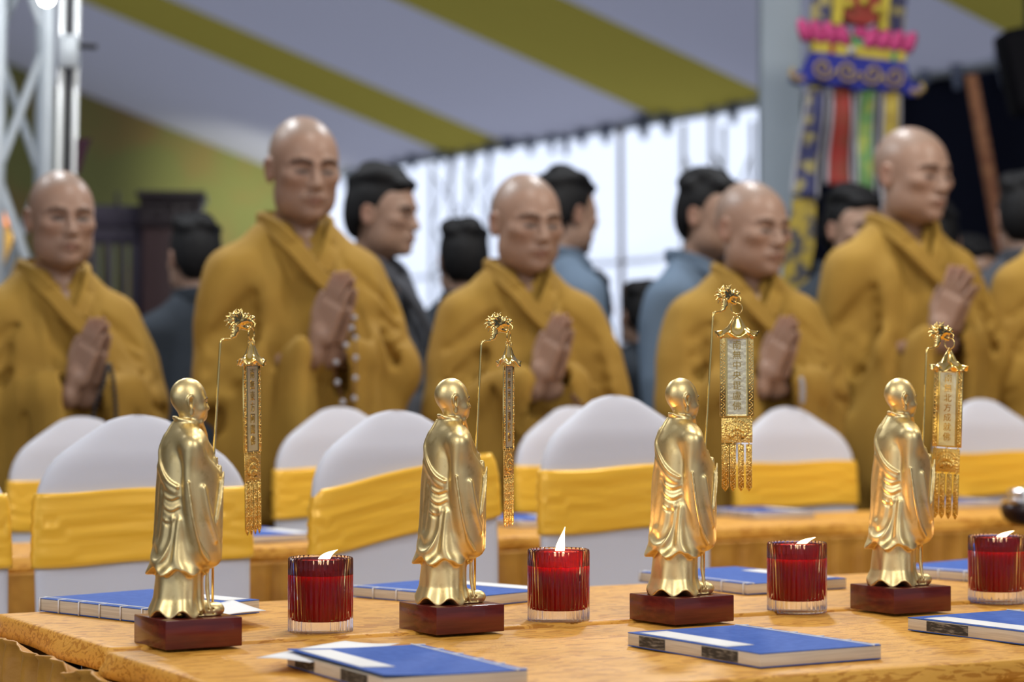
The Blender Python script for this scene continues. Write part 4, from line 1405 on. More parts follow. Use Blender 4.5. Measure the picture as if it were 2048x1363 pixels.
    for sy in (-1, 1):
        hd.ell((0.0238, sy * 0.0075, 0.2590), (0.004, 0.0050, 0.0028), 0.003, 's')
        hd.ell((0.0205, sy * 0.0076, 0.2588), (0.0030, 0.0042, 0.0024), 0.001)
        hd.chain([(0.0236, sy * 0.003, 0.2628), (0.0226, sy * 0.008, 0.2650), (0.0185, sy * 0.0130, 0.2625)], 0.0012, 0.002)
        hd.ell((0.0150, sy * 0.0105, 0.2505), (0.0065, 0.0055, 0.0060), 0.006)
        hd.cap((0.0250, sy * 0.0022, 0.2512), (0.0245, sy * 0.003, 0.2512), 0.0018, None, 0.002)
        # ear with a long lobe
        E = [(0.0035, sy * 0.0185, 0.2655), (0.0000, sy * 0.0205, 0.2680), (-0.0035, sy * 0.0210, 0.2640), (-0.0025, sy * 0.0205, 0.2560), (0.0005, sy * 0.0192, 0.2490)]
        hd.chain(spline(E), 0.0019, 0.0015)
        hd.ell((0.0010, sy * 0.0185, 0.2455), (0.0030, 0.0024, 0.0055), 0.0015)
        hd.ell((0.0010, sy * 0.0200, 0.2585), (0.0026, 0.0030, 0.0062), 0.0015, 's')
        hd.cap((0.0030, sy * 0.0190, 0.2630), (0.0030, sy * 0.0185, 0.2530), 0.0014, None, 0.0015)
    hd.cap((0.0240, -0.0045, 0.2455), (0.0240, 0.0045, 0.2455), 0.0016, None, 0.002)
    hd.cap((0.0232, -0.0035, 0.2430), (0.0232, 0.0035, 0.2430), 0.0016, None, 0.002)
    hd.cap((0.0255, -0.0050, 0.2443), (0.0255, 0.0050, 0.2443), 0.0006, None, 0.001, 's')
    return f.mesh('statuette_figure', 1)


def dragon_mesh():
    h = 0.00055
    f = Field(lin(-0.008, 0.034, h), lin(-0.013, 0.013, h), lin(-0.006, 0.036, h), 0.004)
    f.chain([(0, 0, 0), (0.0035, 0, 0.002), (0.0055, 0, 0.007), (0.006, 0, 0.013), (0.009, 0, 0.019)], [0.0022, 0.0032, 0.0042, 0.0046, 0.006], 0.003)
    f.ell((0.0125, 0, 0.0215), (0.0088, 0.0068, 0.0062), 0.004)
    f.cap((0.017, 0, 0.0205), (0.025, 0, 0.0200), 0.0045, 0.0034, 0.003)
    f.ell((0.0275, 0, 0.0235), (0.0040, 0.0042, 0.0036), 0.002)
    f.cap((0.012, 0, 0.0135), (0.023, 0, 0.0105), 0.0036, 0.0026, 0.003)
    f.cap((0.023, 0, 0.0105), (0.026, 0, 0.0135), 0.0022, 0.0016, 0.001)
    f.cap((0.016, 0, 0.0160), (0.029, 0, 0.0155), 0.0014, None, 0.001, 's')
    for sy in (-1, 1):
        f.ell((0.0185, sy * 0.0042, 0.0245), (0.0026, 0.0022, 0.0024), 0.001)
        f.chain([(0.0165, sy * 0.003, 0.026), (0.020, sy * 0.0045, 0.0285), (0.0225, sy * 0.004, 0.0275)], [0.0018, 0.0015, 0.0012], 0.001)
        f.chain([(0.011, sy * 0.004, 0.026), (0.008, sy * 0.006, 0.031), (0.010, sy * 0.0075, 0.0345)], [0.0022, 0.0016, 0.0008], 0.001)
        f.chain([(0.027, sy * 0.003, 0.0195), (0.0295, sy * 0.005, 0.0165), (0.028, sy * 0.006, 0.0130)], [0.0012, 0.001, 0.0008], 0.001)
        for q in range(6):
            a = R(100 + q * 27)
            b = np.array((0.009 + 0.004 * math.cos(a), sy * 0.0048, 0.0200 + 0.004 * math.sin(a)))
            e = np.array((0.009 + 0.0150 * math.cos(a), sy * (0.0068 + 0.001 * (q % 2)), 0.0200 + 0.0125 * math.sin(a)))
            m2 = (b + e) / 2 + np.array((-0.001, sy * 0.0015, 0.0015))
            f.chain([b, m2, e], [0.0026, 0.0019, 0.0008], 0.0015)
    for q in range(4):
        f.chain([(0.004 - 0.0002 * q, 0, 0.005 + q * 0.0032), (-0.0005, 0, 0.0062 + q * 0.0032)], [0.0018, 0.0008], 0.001)
    for q in range(5):
        a = R(75 + q * 25)
        f.cap((0.012 + 0.004 * math.cos(a), 0, 0.024 + 0.003 * math.sin(a)), (0.011 + 0.0125 * math.cos(a), 0, 0.0235 + 0.0105 * math.sin(a)), 0.0022, 0.0007, 0.0015)
    return f.mesh('dragon_head')


def text_mesh(chars, size, gap, depth):
    """a column of raised characters in the x-z plane, facing -y"""
    mb = MB()
    for i, ch in enumerate(chars):
        cu = bpy.data.curves.new('glyph', 'FONT')
        cu.body = ch
        cu.size = size
        cu.extrude = depth
        cu.resolution_u = 2
        cu.align_x = 'CENTER'
        o = bpy.data.objects.new('glyph', cu)
        COL.objects.link(o)
        dg = bpy.context.evaluated_depsgraph_get()
        me = bpy.data.meshes.new_from_object(o.evaluated_get(dg))
        vs = [(v.co.x, -v.co.z, v.co.y - gap * i) for v in me.vertices]
        fs = [tuple(p.vertices) for p in me.polygons]
        mb.add(vs, fs)
        bpy.data.objects.remove(o, do_unlink=True)
        bpy.data.curves.remove(cu)
        bpy.data.meshes.remove(me)
    return mb


def torus(mb, c, r, t, M3=None, seg=18, ax='y'):
    pts = []
    for k in range(seg):
        a = 2 * PI * k / seg
        p = Vector((math.cos(a) * r, 0, math.sin(a) * r)) if ax == 'y' else Vector((0, math.cos(a) * r, math.sin(a) * r))
        pts.append(p + Vector(c))
    return mb.tube(pts, t, 7, False, True)


def make_banner(chars):
    """the hanging banner, hook eye at the origin, panel in the x-z plane"""
    b = MB()
    torus(b, (0, 0, -0.0015), 0.0078, 0.0009)
    torus(b, (0, 0, -0.0125), 0.0042, 0.0008, ax='x')
    ringo = b.build('banner', M['bright_gold'])
    # wavy canopy: an oval bell with scalloped rim
    def prof(t): return [(0.05, 0.003), (0.14, 0.001), (0.26, -0.0045), (0.42, -0.0125), (0.62, -0.0190), (0.85, -0.0230), (1.0, -0.0245)]
    mb = MB()
    n = 72
    rings = []
    for (r, z) in prof(0):
        rg = []
        for k in range(n):
            a = 2 * PI * k / n
            w = max(0, (r - 0.45)) / 0.55
            rr = r * (1 + 0.05 * w * math.cos(4 * a)) + 0.03 * w * math.cos(12 * a)
            zz = z + 0.0036 * w * math.cos(6 * a) + 0.0028 * w * abs(math.cos(a)) ** 3
            rg.append((0.0295 * rr * math.cos(a), 0.0150 * rr * math.sin(a), -0.0135 + zz))
        rings.append(rg)
    inner = [[(x * 0.93, y * 0.93, z - 0.0008) for x, y, z in rg] for rg in rings[::-1]]
    mb.rings(rings + inner)
    mb.build('canopy', M['bright_gold'], ringo)
    z0 = -0.0405
    H = 0.1075
    # links
    spots = [(x, z0 + 0.0012) for x in (-0.0180, 0, 0.0180)] + [(x, z0 - H - 0.0008) for x in (-0.0180, 0, 0.0180)]
    spots += [(x, z0 - H - 0.0362) for x in (-0.0165, -0.0055, 0.0055, 0.0165)]
    for x, z in spots:
        mb = MB()
        torus(mb, (x, 0, z), 0.0019, 0.0006, ax='x', seg=12)
        mb.build('ring_link', M['bright_gold'], ringo)
    # name panel
    mb = MB()
    mb.box((0, 0.0006, z0 - H / 2), (0.0305, 0.0012, H), None, 0.0004)
    for s in (-1, 1):
        mb.box((s * 0.0140, -0.0004, z0 - H / 2), (0.0024, 0.0014, H), None, 0.0004)
        mb.box((0, -0.0004, z0 - H / 2 + s * (H / 2 - 0.0011)), (0.0305, 0.0014, 0.0022), None, 0.0004)
    n0 = len(mb.f)
    t = text_mesh(chars, 0.0126, 0.01375, 0.0007)
    mb.cur = 2
    mb.add([(x, y - 0.0004, z + z0 - 0.0150) for x, y, z in t.v], t.f)
    mb.cur = 1
    mb.box((0, -0.0003, z0 - H / 2), (0.0256, 0.0006, H - 0.0044))
    mb.build('name_panel', [M['bright_gold'], M['pale_foil'], M['emboss']], ringo, smooth=False)
    # relief strips at both sides
    def strip(x, w, zt, L, name, point, m):
        mb = MB()
        if point:
            mb.prism([(x - w / 2, zt), (x + w / 2, zt), (x + w / 2, zt - L + 0.006), (x, zt - L), (x - w / 2, zt - L + 0.006)][::-1], 0.0011)
        else:
            mb.box((x, 0, zt - L / 2), (w, 0.0011, L), None, 0.0003)
        for s in (-1, 1):
            mb.box((x + s * (w / 2 - 0.0005), 0, zt - L / 2 + (0.003 if point else 0)), (0.0010, 0.0018, L - (0.007 if point else 0)), None, 0.0003)
        k = int(L / 0.0058)
        for i in range(k):
            zz = zt - 0.005 - i * 0.0056
            if point and zz < zt - L + 0.006: break
            g = 1 if i % 2 else -1
            pts = [(x + g * (w * 0.30) * math.sin(PI * q / 6), -0.0006, zz - 0.0052 * q / 6) for q in range(7)]
            mb.tube(pts, 0.0007, 6)
            mb.ball((x - g * w * 0.20, -0.0007, zz - 0.0026), 0.0011, 8, 5)
        return mb.build(name, m, ringo)
    strip(-0.0193, 0.0078, z0, H, 'side_strip', False, M['bright_gold'])
    strip(0.0193, 0.0078, z0, H, 'side_strip', False, M['bright_gold'])
    # lotus plaque
    mb = MB()
    zp = z0 - H - 0.0022
    mb.box((0, 0, zp - 0.0166), (0.0425, 0.0012, 0.0332), None, 0.0004)
    for i in range(9):
        a = R(-80 + i * 20)
        c = (0.0115 * math.sin(a), -0.0010, zp - 0.0235 + 0.0100 * math.cos(a))
        mb.ball(c, (0.0024 + 0.0006 * abs(math.sin(a)), 0.0011, 0.0042), 8, 6)
    for i in range(7):
        a = R(-75 + i * 25)
        mb.ball((0.0085 * math.sin(a), -0.0014, zp - 0.0245 + 0.0030 * math.cos(a)), (0.0022, 0.0012, 0.0036), 8, 6)
    for i in range(26):
        a = 2 * PI * i / 26
        mb.ball((0.0155 * math.cos(a), -0.0007, zp - 0.0150 + 0.0110 * math.sin(a)), (0.0015, 0.0009, 0.0013), 6, 5)
    mb.tube([(-0.010, -0.0008, zp - 0.0275), (0, -0.0008, zp - 0.0295), (0.010, -0.0008, zp - 0.0275)], 0.0009, 6)
    mb.build('lotus_plaque', M['foil_gold'], ringo)
    zt = zp - 0.0355
    for i, x in enumerate((-0.0160, -0.0055, 0.0055, 0.0165)):
        strip(x, 0.0098 if i == 0 else 0.0082, zt, 0.0640, 'pendant', True, M['foil_gold'])
    return ringo


STATUES = [
    # front lower corner of the plinth in the picture, extra turn, staff lift, banner turn, characters, label
    ((331, 1300), 22.6, 0.000, 69, '南無東方阿閦佛', 'leftmost golden monk statuette on a red plinth, beside the book with loose papers'),
    ((873, 1270), 29.2, 0.000, 73, '南無西方彌陀佛', 'golden monk statuette on a red plinth, banner turned edge-on into three thin bars'),
    ((1350, 1250), 37.9, 0.041, 4, '南無中央毘盧佛', 'golden monk statuette on a red plinth with the front-facing, readable banner'),
    ((1788, 1228), 37.9, -0.006, -40, '南無北方成就佛', 'rightmost golden monk statuette on a red plinth, banner half turned with slanting plaque'),
]


def build_statues():
    fig, drg = statue_mesh(), dragon_mesh()
    for i, ((px, py), ang, lift, turn, chars, label) in enumerate(STATUES):
        corner = G(px, py, 0.75)
        yaw = R(ang) - math.atan((px - 1024) / F)
        u = Vector((math.cos(yaw), math.sin(yaw), 0)); v = Vector((-math.sin(yaw), math.cos(yaw), 0))
        root = empty('monk_statuette', corner + (u + v) * 0.05 , yaw)
        tag(root, label, 'statuette', 'golden monk statuettes in a row on the front table')
        b = MB()
        b.box((0, 0, 0.0175), (0.100, 0.100, 0.035), None, 0.0012)
        b.build('plinth', M['lacquer'], root, sharp=40)
        fo = link('figure', fig if i == 0 else fig, None, root, loc=(0.0, 0, 0.0345))
        if i == 0: fig.materials.append(M['gold'])
        # eyes painted on
        mb = MB()
        tq = lambda c: tuple(rotz(R(-13)) @ ((np.array(c) - np.array((0, 0, 0.246))) * 0.92) + np.array((0, 0, 0.248)))
        for sy in (-1, 1):
            mb.tube([tq((0.0236, sy * 0.0045, 0.2590)), tq((0.0236, sy * 0.0076, 0.2594)), tq((0.0222, sy * 0.0108, 0.2590))], 0.0006, 6)
            mb.tube([tq((0.0248, sy * 0.003, 0.2634)), tq((0.0239, sy * 0.008, 0.2658)), tq((0.0198, sy * 0.0130, 0.2632))], 0.0006, 6)
        mb.build('painted_eyes', M['ink'], fo)
        zt = 0.338 + lift
        lean = 0.037 if i != 2 else 0.044
        st = MB()
        top = Vector((lean, -0.014, zt))
        pts = [Vector((0.0265, -0.014, 0.0)), Vector((0.0255, -0.0185, 0.188)), top + Vector((-0.0008, 0, -0.006)), top + Vector((0.0006, 0, -0.0015)), top + Vector((0.004, 0, 0.000)), top + Vector((0.0125, 0, 0.0005)), top + Vector((0.0145, 0, 0.0025))]
        st.tube(pts, [0.0016, 0.0016, 0.0015, 0.0016, 0.0018, 0.0016, 0.0016], 8)
        st.build('staff', M['bright_gold'], root, loc=(0, 0, 0.0345))
        d = link('dragon_head', drg, None, root, loc=tuple(top + Vector((0.0142, 0, 0.037))))
        if i == 0: drg.materials.append(M['bright_gold'])
        bn = make_banner(chars)
        bn.parent = root
        hang = top + Vector((0.0142 + 0.0265, 0, 0.037 + 0.006))
        if i == 2: hang = top + Vector((0.0142 + 0.0240, -0.003, 0.037 + 0.0045))
        bn.location = hang
        bn.rotation_euler = (0, R(2) if i == 3 else (R(-1.5) if i == 0 else 0), -yaw + R(turn))


build_statues()
# ------------------------------------------------------------------ people
# every figure is modelled 1.65 m tall, facing -y, and scaled to its own height
HN = 1.65
HTURN = rotz(R(27))
HC = np.array((0.0, -0.185, 1.130))
WR = [HC + HTURN @ np.array((sx * 0.026, 0.0, 0.0)) for sx in (-1, 1)]


def add_head(f, M_, hk):
    """head about its centre between the ears; M_ places it, hk: shape words"""
    fat = hk.get('fat', 1.0)
    e = f.ell
    e((0, 0.012, 0.033), (0.074, 0.093, 0.086), 0.02, M=M_)
    e((0, -0.030, 0.020), (0.066, 0.064, 0.070), 0.03, M=M_)
    e((0, -0.035, -0.030), (0.060 * fat, 0.058, 0.080), 0.03, M=M_)
    e((0, -0.042, -0.072), (0.043 * fat, 0.046, 0.040), 0.03, M=M_)
    e((0, -0.080, -0.096), (0.021, 0.016, 0.015), 0.02, M=M_)
    for s in (-1, 1):
        e((s * 0.043 * fat, -0.064, -0.016), (0.024, 0.024, 0.018), 0.02, M=M_)
        e((s * 0.047 * fat, -0.020, -0.062), (0.023 * fat, 0.038, 0.036), 0.03, M=M_)
        f.chain([(s * 0.008, -0.092, 0.015), (s * 0.030, -0.089, 0.022), (s * 0.052, -0.070, 0.016)], [0.007, 0.008, 0.006], 0.012, M=M_)
        e((s * 0.031, -0.099, 0.001), (0.022, 0.0135, 0.0115), 0.016, 's', M=M_)
        e((s * 0.031, -0.0780, -0.001), (0.0150, 0.0120, 0.0098), 0.006, M=M_)
        f.chain([(s * 0.018, -0.0905, -0.003), (s * 0.031, -0.0935, -0.0055), (s * 0.044, -0.0870, -0.002)], 0.0013, 0.002, 's', M=M_)
        f.chain([(s * 0.018, -0.0885, -0.009), (s * 0.031, -0.0900, -0.0125), (s * 0.044, -0.0830, -0.009)], 0.004, 0.006, M=M_)
        e((s * 0.0125, -0.1010, -0.0345), (0.0085, 0.0095, 0.0075), 0.005, M=M_)
        e((s * 0.0075, -0.1055, -0.0415), (0.0035, 0.004, 0.003), 0.002, 's', M=M_)
        f.chain([(s * 0.017, -0.098, -0.038), (s * 0.027, -0.090, -0.056)], 0.0014, 0.010, 's', M=M_)
        # ear
        e((s * 0.0750, 0.010, -0.006), (0.009, 0.019, 0.030), 0.006, M=M_)
        e((s * 0.0840, 0.003, -0.004), (0.006, 0.010, 0.017), 0.004, 's', M=M_)
        f.chain([(s * 0.0770, -0.004, 0.014), (s * 0.0815, 0.012, 0.022), (s * 0.0835, 0.023, 0.010), (s * 0.0815, 0.020, -0.012), (s * 0.0765, 0.006, -0.032)], 0.0036, 0.004, M=M_)
    f.chain([(0, -0.0890, 0.012), (0, -0.1000, -0.010), (0, -0.1090, -0.030)], [0.0075, 0.0085, 0.0115], 0.010, M=M_)
    e((0, -0.0900, -0.060), (0.026, 0.014, 0.014), 0.012, M=M_)
    f.chain([(-0.023, -0.0905, -0.0645), (-0.008, -0.1015, -0.0590), (0, -0.1020, -0.0600), (0.008, -0.1015, -0.0590), (0.023, -0.0905, -0.0645)], [0.003, 0.0052, 0.0046, 0.0052, 0.003], 0.004, M=M_)
    f.chain([(-0.020, -0.0905, -0.0680), (0, -0.0990, -0.0730), (0.020, -0.0905, -0.0680)], [0.003, 0.0065, 0.003], 0.004, M=M_)
    f.chain([(-0.024, -0.0930, -0.0655), (0, -0.1065, -0.0652), (0.024, -0.0930, -0.0655)], 0.0012, 0.002, 's', M=M_)


def add_hand(f, s, w, d, up, curl=0.0, spread=0.0):
    """one hand from the wrist w; d fingers point, up towards the thumb side; s = side (+1/-1 along x), palm faces -s x"""
    d = d / np.linalg.norm(d)
    n = np.array((s, 0, 0.0))
    t = up - d * (up @ d); t /= np.linalg.norm(t)
    n = np.cross(d, t); n *= np.sign(n[0]) * s
    Rm = np.stack([n, t, d], 1)
    class H:                              # hand drawn at 0.92 of its listed size
        q = 0.92
        def box(s_, c, h, r, k, M=None): f.box(np.array(c) * s_.q, np.array(h) * s_.q, r * s_.q, k, M=Mh)
        def ell(s_, c, r, k, M=None): f.ell(np.array(c) * s_.q, np.array(r) * s_.q, k, M=Mh)
        def cap(s_, a, b, ra, rb, k, M=None): f.cap(np.array(a) * s_.q, np.array(b) * s_.q, ra * s_.q, rb * s_.q, k, M=Mh)
        def chain(s_, p, r, k, M=None): f.chain([np.array(x) * s_.q for x in p], [x * s_.q for x in r], k, M=Mh)
    Mh = (Rm, w)
    h = H()
    # local axes: x back of hand, y thumb side, z fingertips
    h.box((0.000, 0.000, 0.052), (0.0125, 0.0385, 0.050), 0.011, 0.010, M=Mh)
    h.ell((-0.002, 0.022, 0.032), (0.014, 0.018, 0.030), 0.010, M=Mh)
    h.cap((0.004, 0, -0.05), (0.002, 0, 0.015), 0.027, 0.024, 0.015, M=Mh)
    for i, (y, L, r) in enumerate(((0.0290, 0.070, 0.0086), (0.0098, 0.079, 0.0090), (-0.0094, 0.073, 0.0086), (-0.0280, 0.056, 0.0074))):
        a = np.array((0.001, y * 0.98, 0.096 - (0.006 if i == 3 else 0)))
        m1 = a + np.array((0.0012, (y * 0.05) + spread * (1.5 - i) * 0.004, L * 0.48))
        e = a + np.array((-0.002 - curl, (y * 0.02) + spread * (1.5 - i) * 0.010, L))
        h.chain([a, m1, m1 * 0.45 + e * 0.55, e], [r, r * 1.02, r * 0.92, r * 0.76], 0.0034, M=Mh)
    h.chain([(-0.002, 0.026, 0.022), (-0.004, 0.047, 0.052), (-0.005, 0.052, 0.082), (-0.006, 0.051, 0.104)], [0.0135, 0.0110, 0.0098, 0.0078], 0.005, M=Mh)


def person_body(name, hk, hands=True):
    f = Field(axis((-0.27, -0.105, 0.02), (-0.105, 0.105, 0.0030), (0.105, 0.27, 0.02)),
              axis((-0.32, 0.150, 0.0030)), axis((0.0, 1.06, 0.03), (1.06, 1.665, 0.0030)), 0.03)
    hs = hk.get('size', 1.0)
    Rh = rotz(R(hk.get('yaw', 0))) @ rotx(R(hk.get('pitch', 0))) @ roty(R(hk.get('roll', 0)))
    hc = np.array((hk.get('dx', 0), hk.get('dy', -0.035), HN - 0.119 * hs))
    M_ = (Rh * hs, hc)
    # a uniformly scaled frame: distances scale with it, so the pieces keep their shape
    class Sc:
        def __init__(s, f): s.f = f
        def ell(s, c, r, k=0.01, op='u', M=None): return s.f.ell(np.array(c) * hs, np.array(r) * hs, k * hs, op, (Rh, hc))
        def cap(s, *a, **k): raise NotImplementedError
        def chain(s, pts, rad, k=0.01, op='u', M=None):
            rad = [r * hs for r in rad] if hasattr(rad, '__len__') else rad * hs
            return s.f.chain([np.array(p) * hs for p in pts], rad, k * hs, op, (Rh, hc))
    # neck and trunk
    f.cap((0, 0.020, 1.33), tuple(Rh @ np.array((0, 0.020, -0.055)) * hs + hc), 0.058, 0.048 * hs, 0.02)
    f.chain([(-0.14, 0.025, 1.275), (0, 0.025, 1.32), (0.14, 0.025, 1.275)], [0.035, 0.05, 0.035], 0.05)
    f.loft([(0.78, 0, 0.01, 0.14, 0.09), (0.95, 0, 0.01, 0.135, 0.085), (1.15, 0, 0.015, 0.14, 0.08), (1.26, 0, 0.02, 0.14, 0.07), (1.32, 0, 0.02, 0.09, 0.055)], 0.04)
    f.ell((0, -0.022, 1.29), (0.085, 0.068, 0.075), 0.04)
    for s in (-1, 1):
        f.chain([(s * 0.085, 0, 0.82), (s * 0.09, 0.0, 0.45), (s * 0.09, 0.01, 0.05)], [0.085, 0.06, 0.045], 0.03)
        f.cap((s * 0.09, 0.01, 0.035), (s * 0.10, -0.13, 0.03), 0.042, 0.035, 0.03)
    add_head(Sc(f), M_, hk)
    for i, s in enumerate((-1, 1)):
        if hands:
            w = WR[i]
            f.chain([(s * 0.140, 0.02, 1.275), (s * 0.178, 0.012, 1.055), tuple(w + np.array((s * 0.012, 0.01, -0.035)))], [0.028, 0.013, 0.022], 0.02)
            add_hand(f, s, w + HTURN @ np.array((s * -0.006, 0, 0)), HTURN @ np.array((-s * 0.055, -0.42, 0.90)), HTURN @ np.array((0, 0.90, 0.42)), spread=hk.get('spread', 0.0))
        else:
            f.chain([(s * 0.145, 0.02, 1.275), (s * 0.195, 0.0, 1.03), (s * 0.185, -0.05, 0.80)], [0.032, 0.032, 0.03], 0.02)
    me = f.mesh(name, 1)
    # lips, brows and shaved scalp as skin colour; eye tint includes painted lid shade
    W = np.empty(len(me.vertices) * 3, np.float32); me.vertices.foreach_get('co', W); W = W.reshape(-1, 3)
    L = ((W - hc) @ Rh) / hs
    col = np.ones((len(W), 3), np.float32)
    x, y, z = np.abs(L[:, 0]), L[:, 1], L[:, 2]
    head = (z > -0.13) & (z < 0.14) & (y > -0.13) & (y < 0.12) & (x < 0.1)
    def mix(m, c):
        m = np.clip(m, 0, 1)[:, None]
        col[:] = col * (1 - m) + np.array(c, np.float32)[None] * m
    scalp = head * np.clip((z - 0.045 + np.maximum(0, -y - 0.02) * -0.55 + np.maximum(0, y) * 0.7) / 0.02, 0, 1)
    mix(scalp * 0.8, (0.82, 0.92, 1.0))
    lip = head * (y < -0.085) * np.clip(1.6 - np.sqrt((x / 0.021) ** 2 + ((z + 0.066) / 0.0095) ** 2) * 1.3, 0, 1)
    mix(lip * 0.7, (0.66, 0.46, 0.48))
    bl = np.interp(x, [0.008, 0.03, 0.056], [0.017, 0.0235, 0.017])
    brow = head * (y < -0.05) * (x > 0.009) * (x < 0.056) * np.clip(1.7 - np.abs(z - bl) / 0.0050, 0, 1)
    mix(brow * min(1, hk.get('brow', 0.72) * 1.35), (0.10, 0.08, 0.08))
    ez = -0.0045 if hk.get('closed', True) else -0.001
    eye = head * (y < -0.07) * np.clip(1.5 - np.sqrt(((x - 0.031) / 0.0170) ** 2 + ((z - ez) / (0.0062 if hk.get('closed', True) else 0.0072)) ** 2), 0, 1)
    mix(eye * 0.95, (0.07, 0.05, 0.045))  # eyes and lashes, enlarged so the dark tint also paints in socket shade
    cheek = head * np.clip(1 - np.sqrt(((x - 0.045) / 0.03) ** 2 + ((z + 0.03) / 0.03) ** 2), 0, 1) * (y < -0.03)
    mix(cheek * 0.25, (1.1, 0.82, 0.80))
    ear = head * np.clip((x - 0.076) / 0.006, 0, 1)
    mix(ear * 0.35, (1.15, 0.72, 0.68))
    if hands:
        tips = np.clip((W[:, 2] - 1.245) / 0.04, 0, 1) * (W[:, 1] < -0.19)
        mix(tips * 0.4, (1.12, 0.78, 0.78))
    tint(me, col)
    return me


def robe_mesh(name, seed, hands=True):
    h = 0.0075
    f = Field(axis((-0.36, 0.36, h)), axis((-0.345, 0.22, h)), axis((0.0, 0.62, 0.03), (0.62, 1.46, h)), 0.06)
    rg = np.random.RandomState(seed)
    f.loft([(0.008, 0, 0, 0.255, 0.185), (0.4, 0, 0, 0.225, 0.165), (0.75, 0, -0.005, 0.205, 0.150), (0.95, 0, -0.010, 0.198, 0.142), (1.10, 0, -0.010, 0.194, 0.134), (1.22, 0, -0.004, 0.184, 0.122), (1.29, 0, 0.004, 0.165, 0.108), (1.33, 0, 0.012, 0.132, 0.092), (1.37, 0, 0.014, 0.094, 0.080), (1.415, 0, 0.012, 0.075, 0.072)],
           0.03, mod=lambda p, z: 1 + 0.030 * np.cos(11 * p + seed) * np.clip((1.0 - z) / 0.4, 0, 1) + 0.012 * np.cos(5 * p + 2 * seed), ck=0.03)
    f.chain([(-0.150, 0.010, 1.290), (-0.08, 0.018, 1.345), (0, 0.022, 1.36), (0.08, 0.018, 1.345), (0.150, 0.010, 1.290)], [0.046, 0.048, 0.05, 0.048, 0.046], 0.05)
    for i, s in enumerate((-1, 1)):
        if hands:
            if s < 0: sh, el = np.array((-0.152, 0.012, 1.282)), np.array((-0.186, -0.010, 1.035))
            else: sh, el = np.array((0.160, 0.010, 1.282)), np.array((0.218, -0.020, 1.060))
            wr = WR[i] + np.array((s * 0.030, 0.010, -0.020))
            f.chain([sh, (sh + el) / 2 + np.array((s * 0.010, 0, 0)), el], [0.060, 0.066, 0.070], 0.04)
            f.chain([el, (el + wr) / 2 + np.array((s * 0.004, -0.010, 0.004)), wr], [0.068, 0.062, 0.046], 0.04)
            ax = (wr - el)[:2]; ang = math.atan2(ax[1], ax[0])
            Rm = rotz(ang); mid = (el + wr) / 2; L = np.linalg.norm(ax) / 2
            o = np.array((mid[0], mid[1] - 0.012, 0))
            f.loft([(0.70, 0, 0, L * 0.80, 0.026), (0.74, 0, 0, L * 1.05, 0.040), (0.85, 0, 0, L * 1.16, 0.046), (1.0, 0, 0, L * 1.20, 0.050), (1.08, 0, 0, L * 1.18, 0.050), (1.13, 0, 0, L * 1.0, 0.040)], 0.02, M=(Rm, o), ck=0.03, sup=3.0,
                   mod=lambda p, z: 1 + 0.13 * np.cos(5 * p + seed + z * 7) * np.clip((1.15 - z) / 0.2, 0, 1))
            # open mouth of the sleeve below and around the wrist
            f.cap(wr + np.array((-s * 0.030, -0.030, 0.030)), wr * 0.82 + el * 0.18, 0.033, 0.026, 0.010, 's')
            dn = (el - wr); dn[2] = 0; dn /= np.linalg.norm(dn)
            f.chain([wr + np.array((0, 0, -0.02)) - dn * 0.035, wr + np.array((0, 0, -0.12)) - dn * 0.040, wr + np.array((0, 0, -0.25)) - dn * 0.035, wr + np.array((0, 0, -0.36)) - dn * 0.02], [0.036, 0.034, 0.026, 0.010], 0.008, 's')
            # creases at the elbow and across the upper sleeve
            def crease(p, r, k=0.016): f.chain(p, r, k, 's')
            for q in range(4):
                t = 0.10 + 0.24 * q + rg.uniform(-0.05, 0.05)
                a = sh * (1 - t) + el * t
                e0 = a + np.array((-s * 0.070, -0.072, 0.045 - 0.03 * rg.rand()))
                e1 = a + np.array((s * 0.060, -0.052, -0.05 - 0.05 * rg.rand()))
                crease([e0, (e0 + e1) / 2 + np.array((0, -0.022, 0.0)), e1], [0.004, 0.013, 0.004], 0.022)
            c0 = el + np.array((-s * 0.085, -0.080, 0.075))
            crease([c0, c0 + np.array((s * 0.035, -0.002, 0.004)), c0 + np.array((s * 0.085, 0.018, 0.030))], [0.010, 0.021, 0.006], 0.012)
            crease([c0 + np.array((s * 0.07, 0.0, -0.02)), c0 + np.array((s * 0.10, 0.015, -0.005)), c0 + np.array((s * 0.13, 0.045, 0.01))], [0.005, 0.014, 0.004], 0.014)
            for q in range(3):
                b0 = mid + np.array((s * (-0.05 + 0.055 * q), -0.062, 0.02 + 0.02 * q))
                crease([b0, b0 + np.array((s * 0.012, -0.012, -0.12)), b0 + np.array((s * (0.03 + 0.02 * rg.rand()), -0.002, -0.34))], [0.004, 0.014, 0.005], 0.022)
        else:
            f.chain([(s * 0.150, 0.012, 1.280), (s * 0.205, 0.0, 1.05), (s * 0.195, -0.045, 0.82)], [0.062, 0.066, 0.060], 0.05)
    # long pulls running from the shoulders to the hands
    for s in (-1, 1):
        for q in range(3):
            x0 = s * (0.06 + 0.035 * q + rg.uniform(-0.01, 0.01))
            f.chain([(x0, -0.075, 1.33), (x0 * 0.9, -0.132, 1.20), (x0 * 0.7, -0.150, 1.06)], [0.004, 0.012, 0.004], 0.026, 's')
    f.chain([(-0.17, -0.07, 1.02), (-0.06, -0.150, 1.035), (0.06, -0.152, 1.03), (0.17, -0.075, 1.015)], [0.004, 0.010, 0.010, 0.004], 0.02, 's')
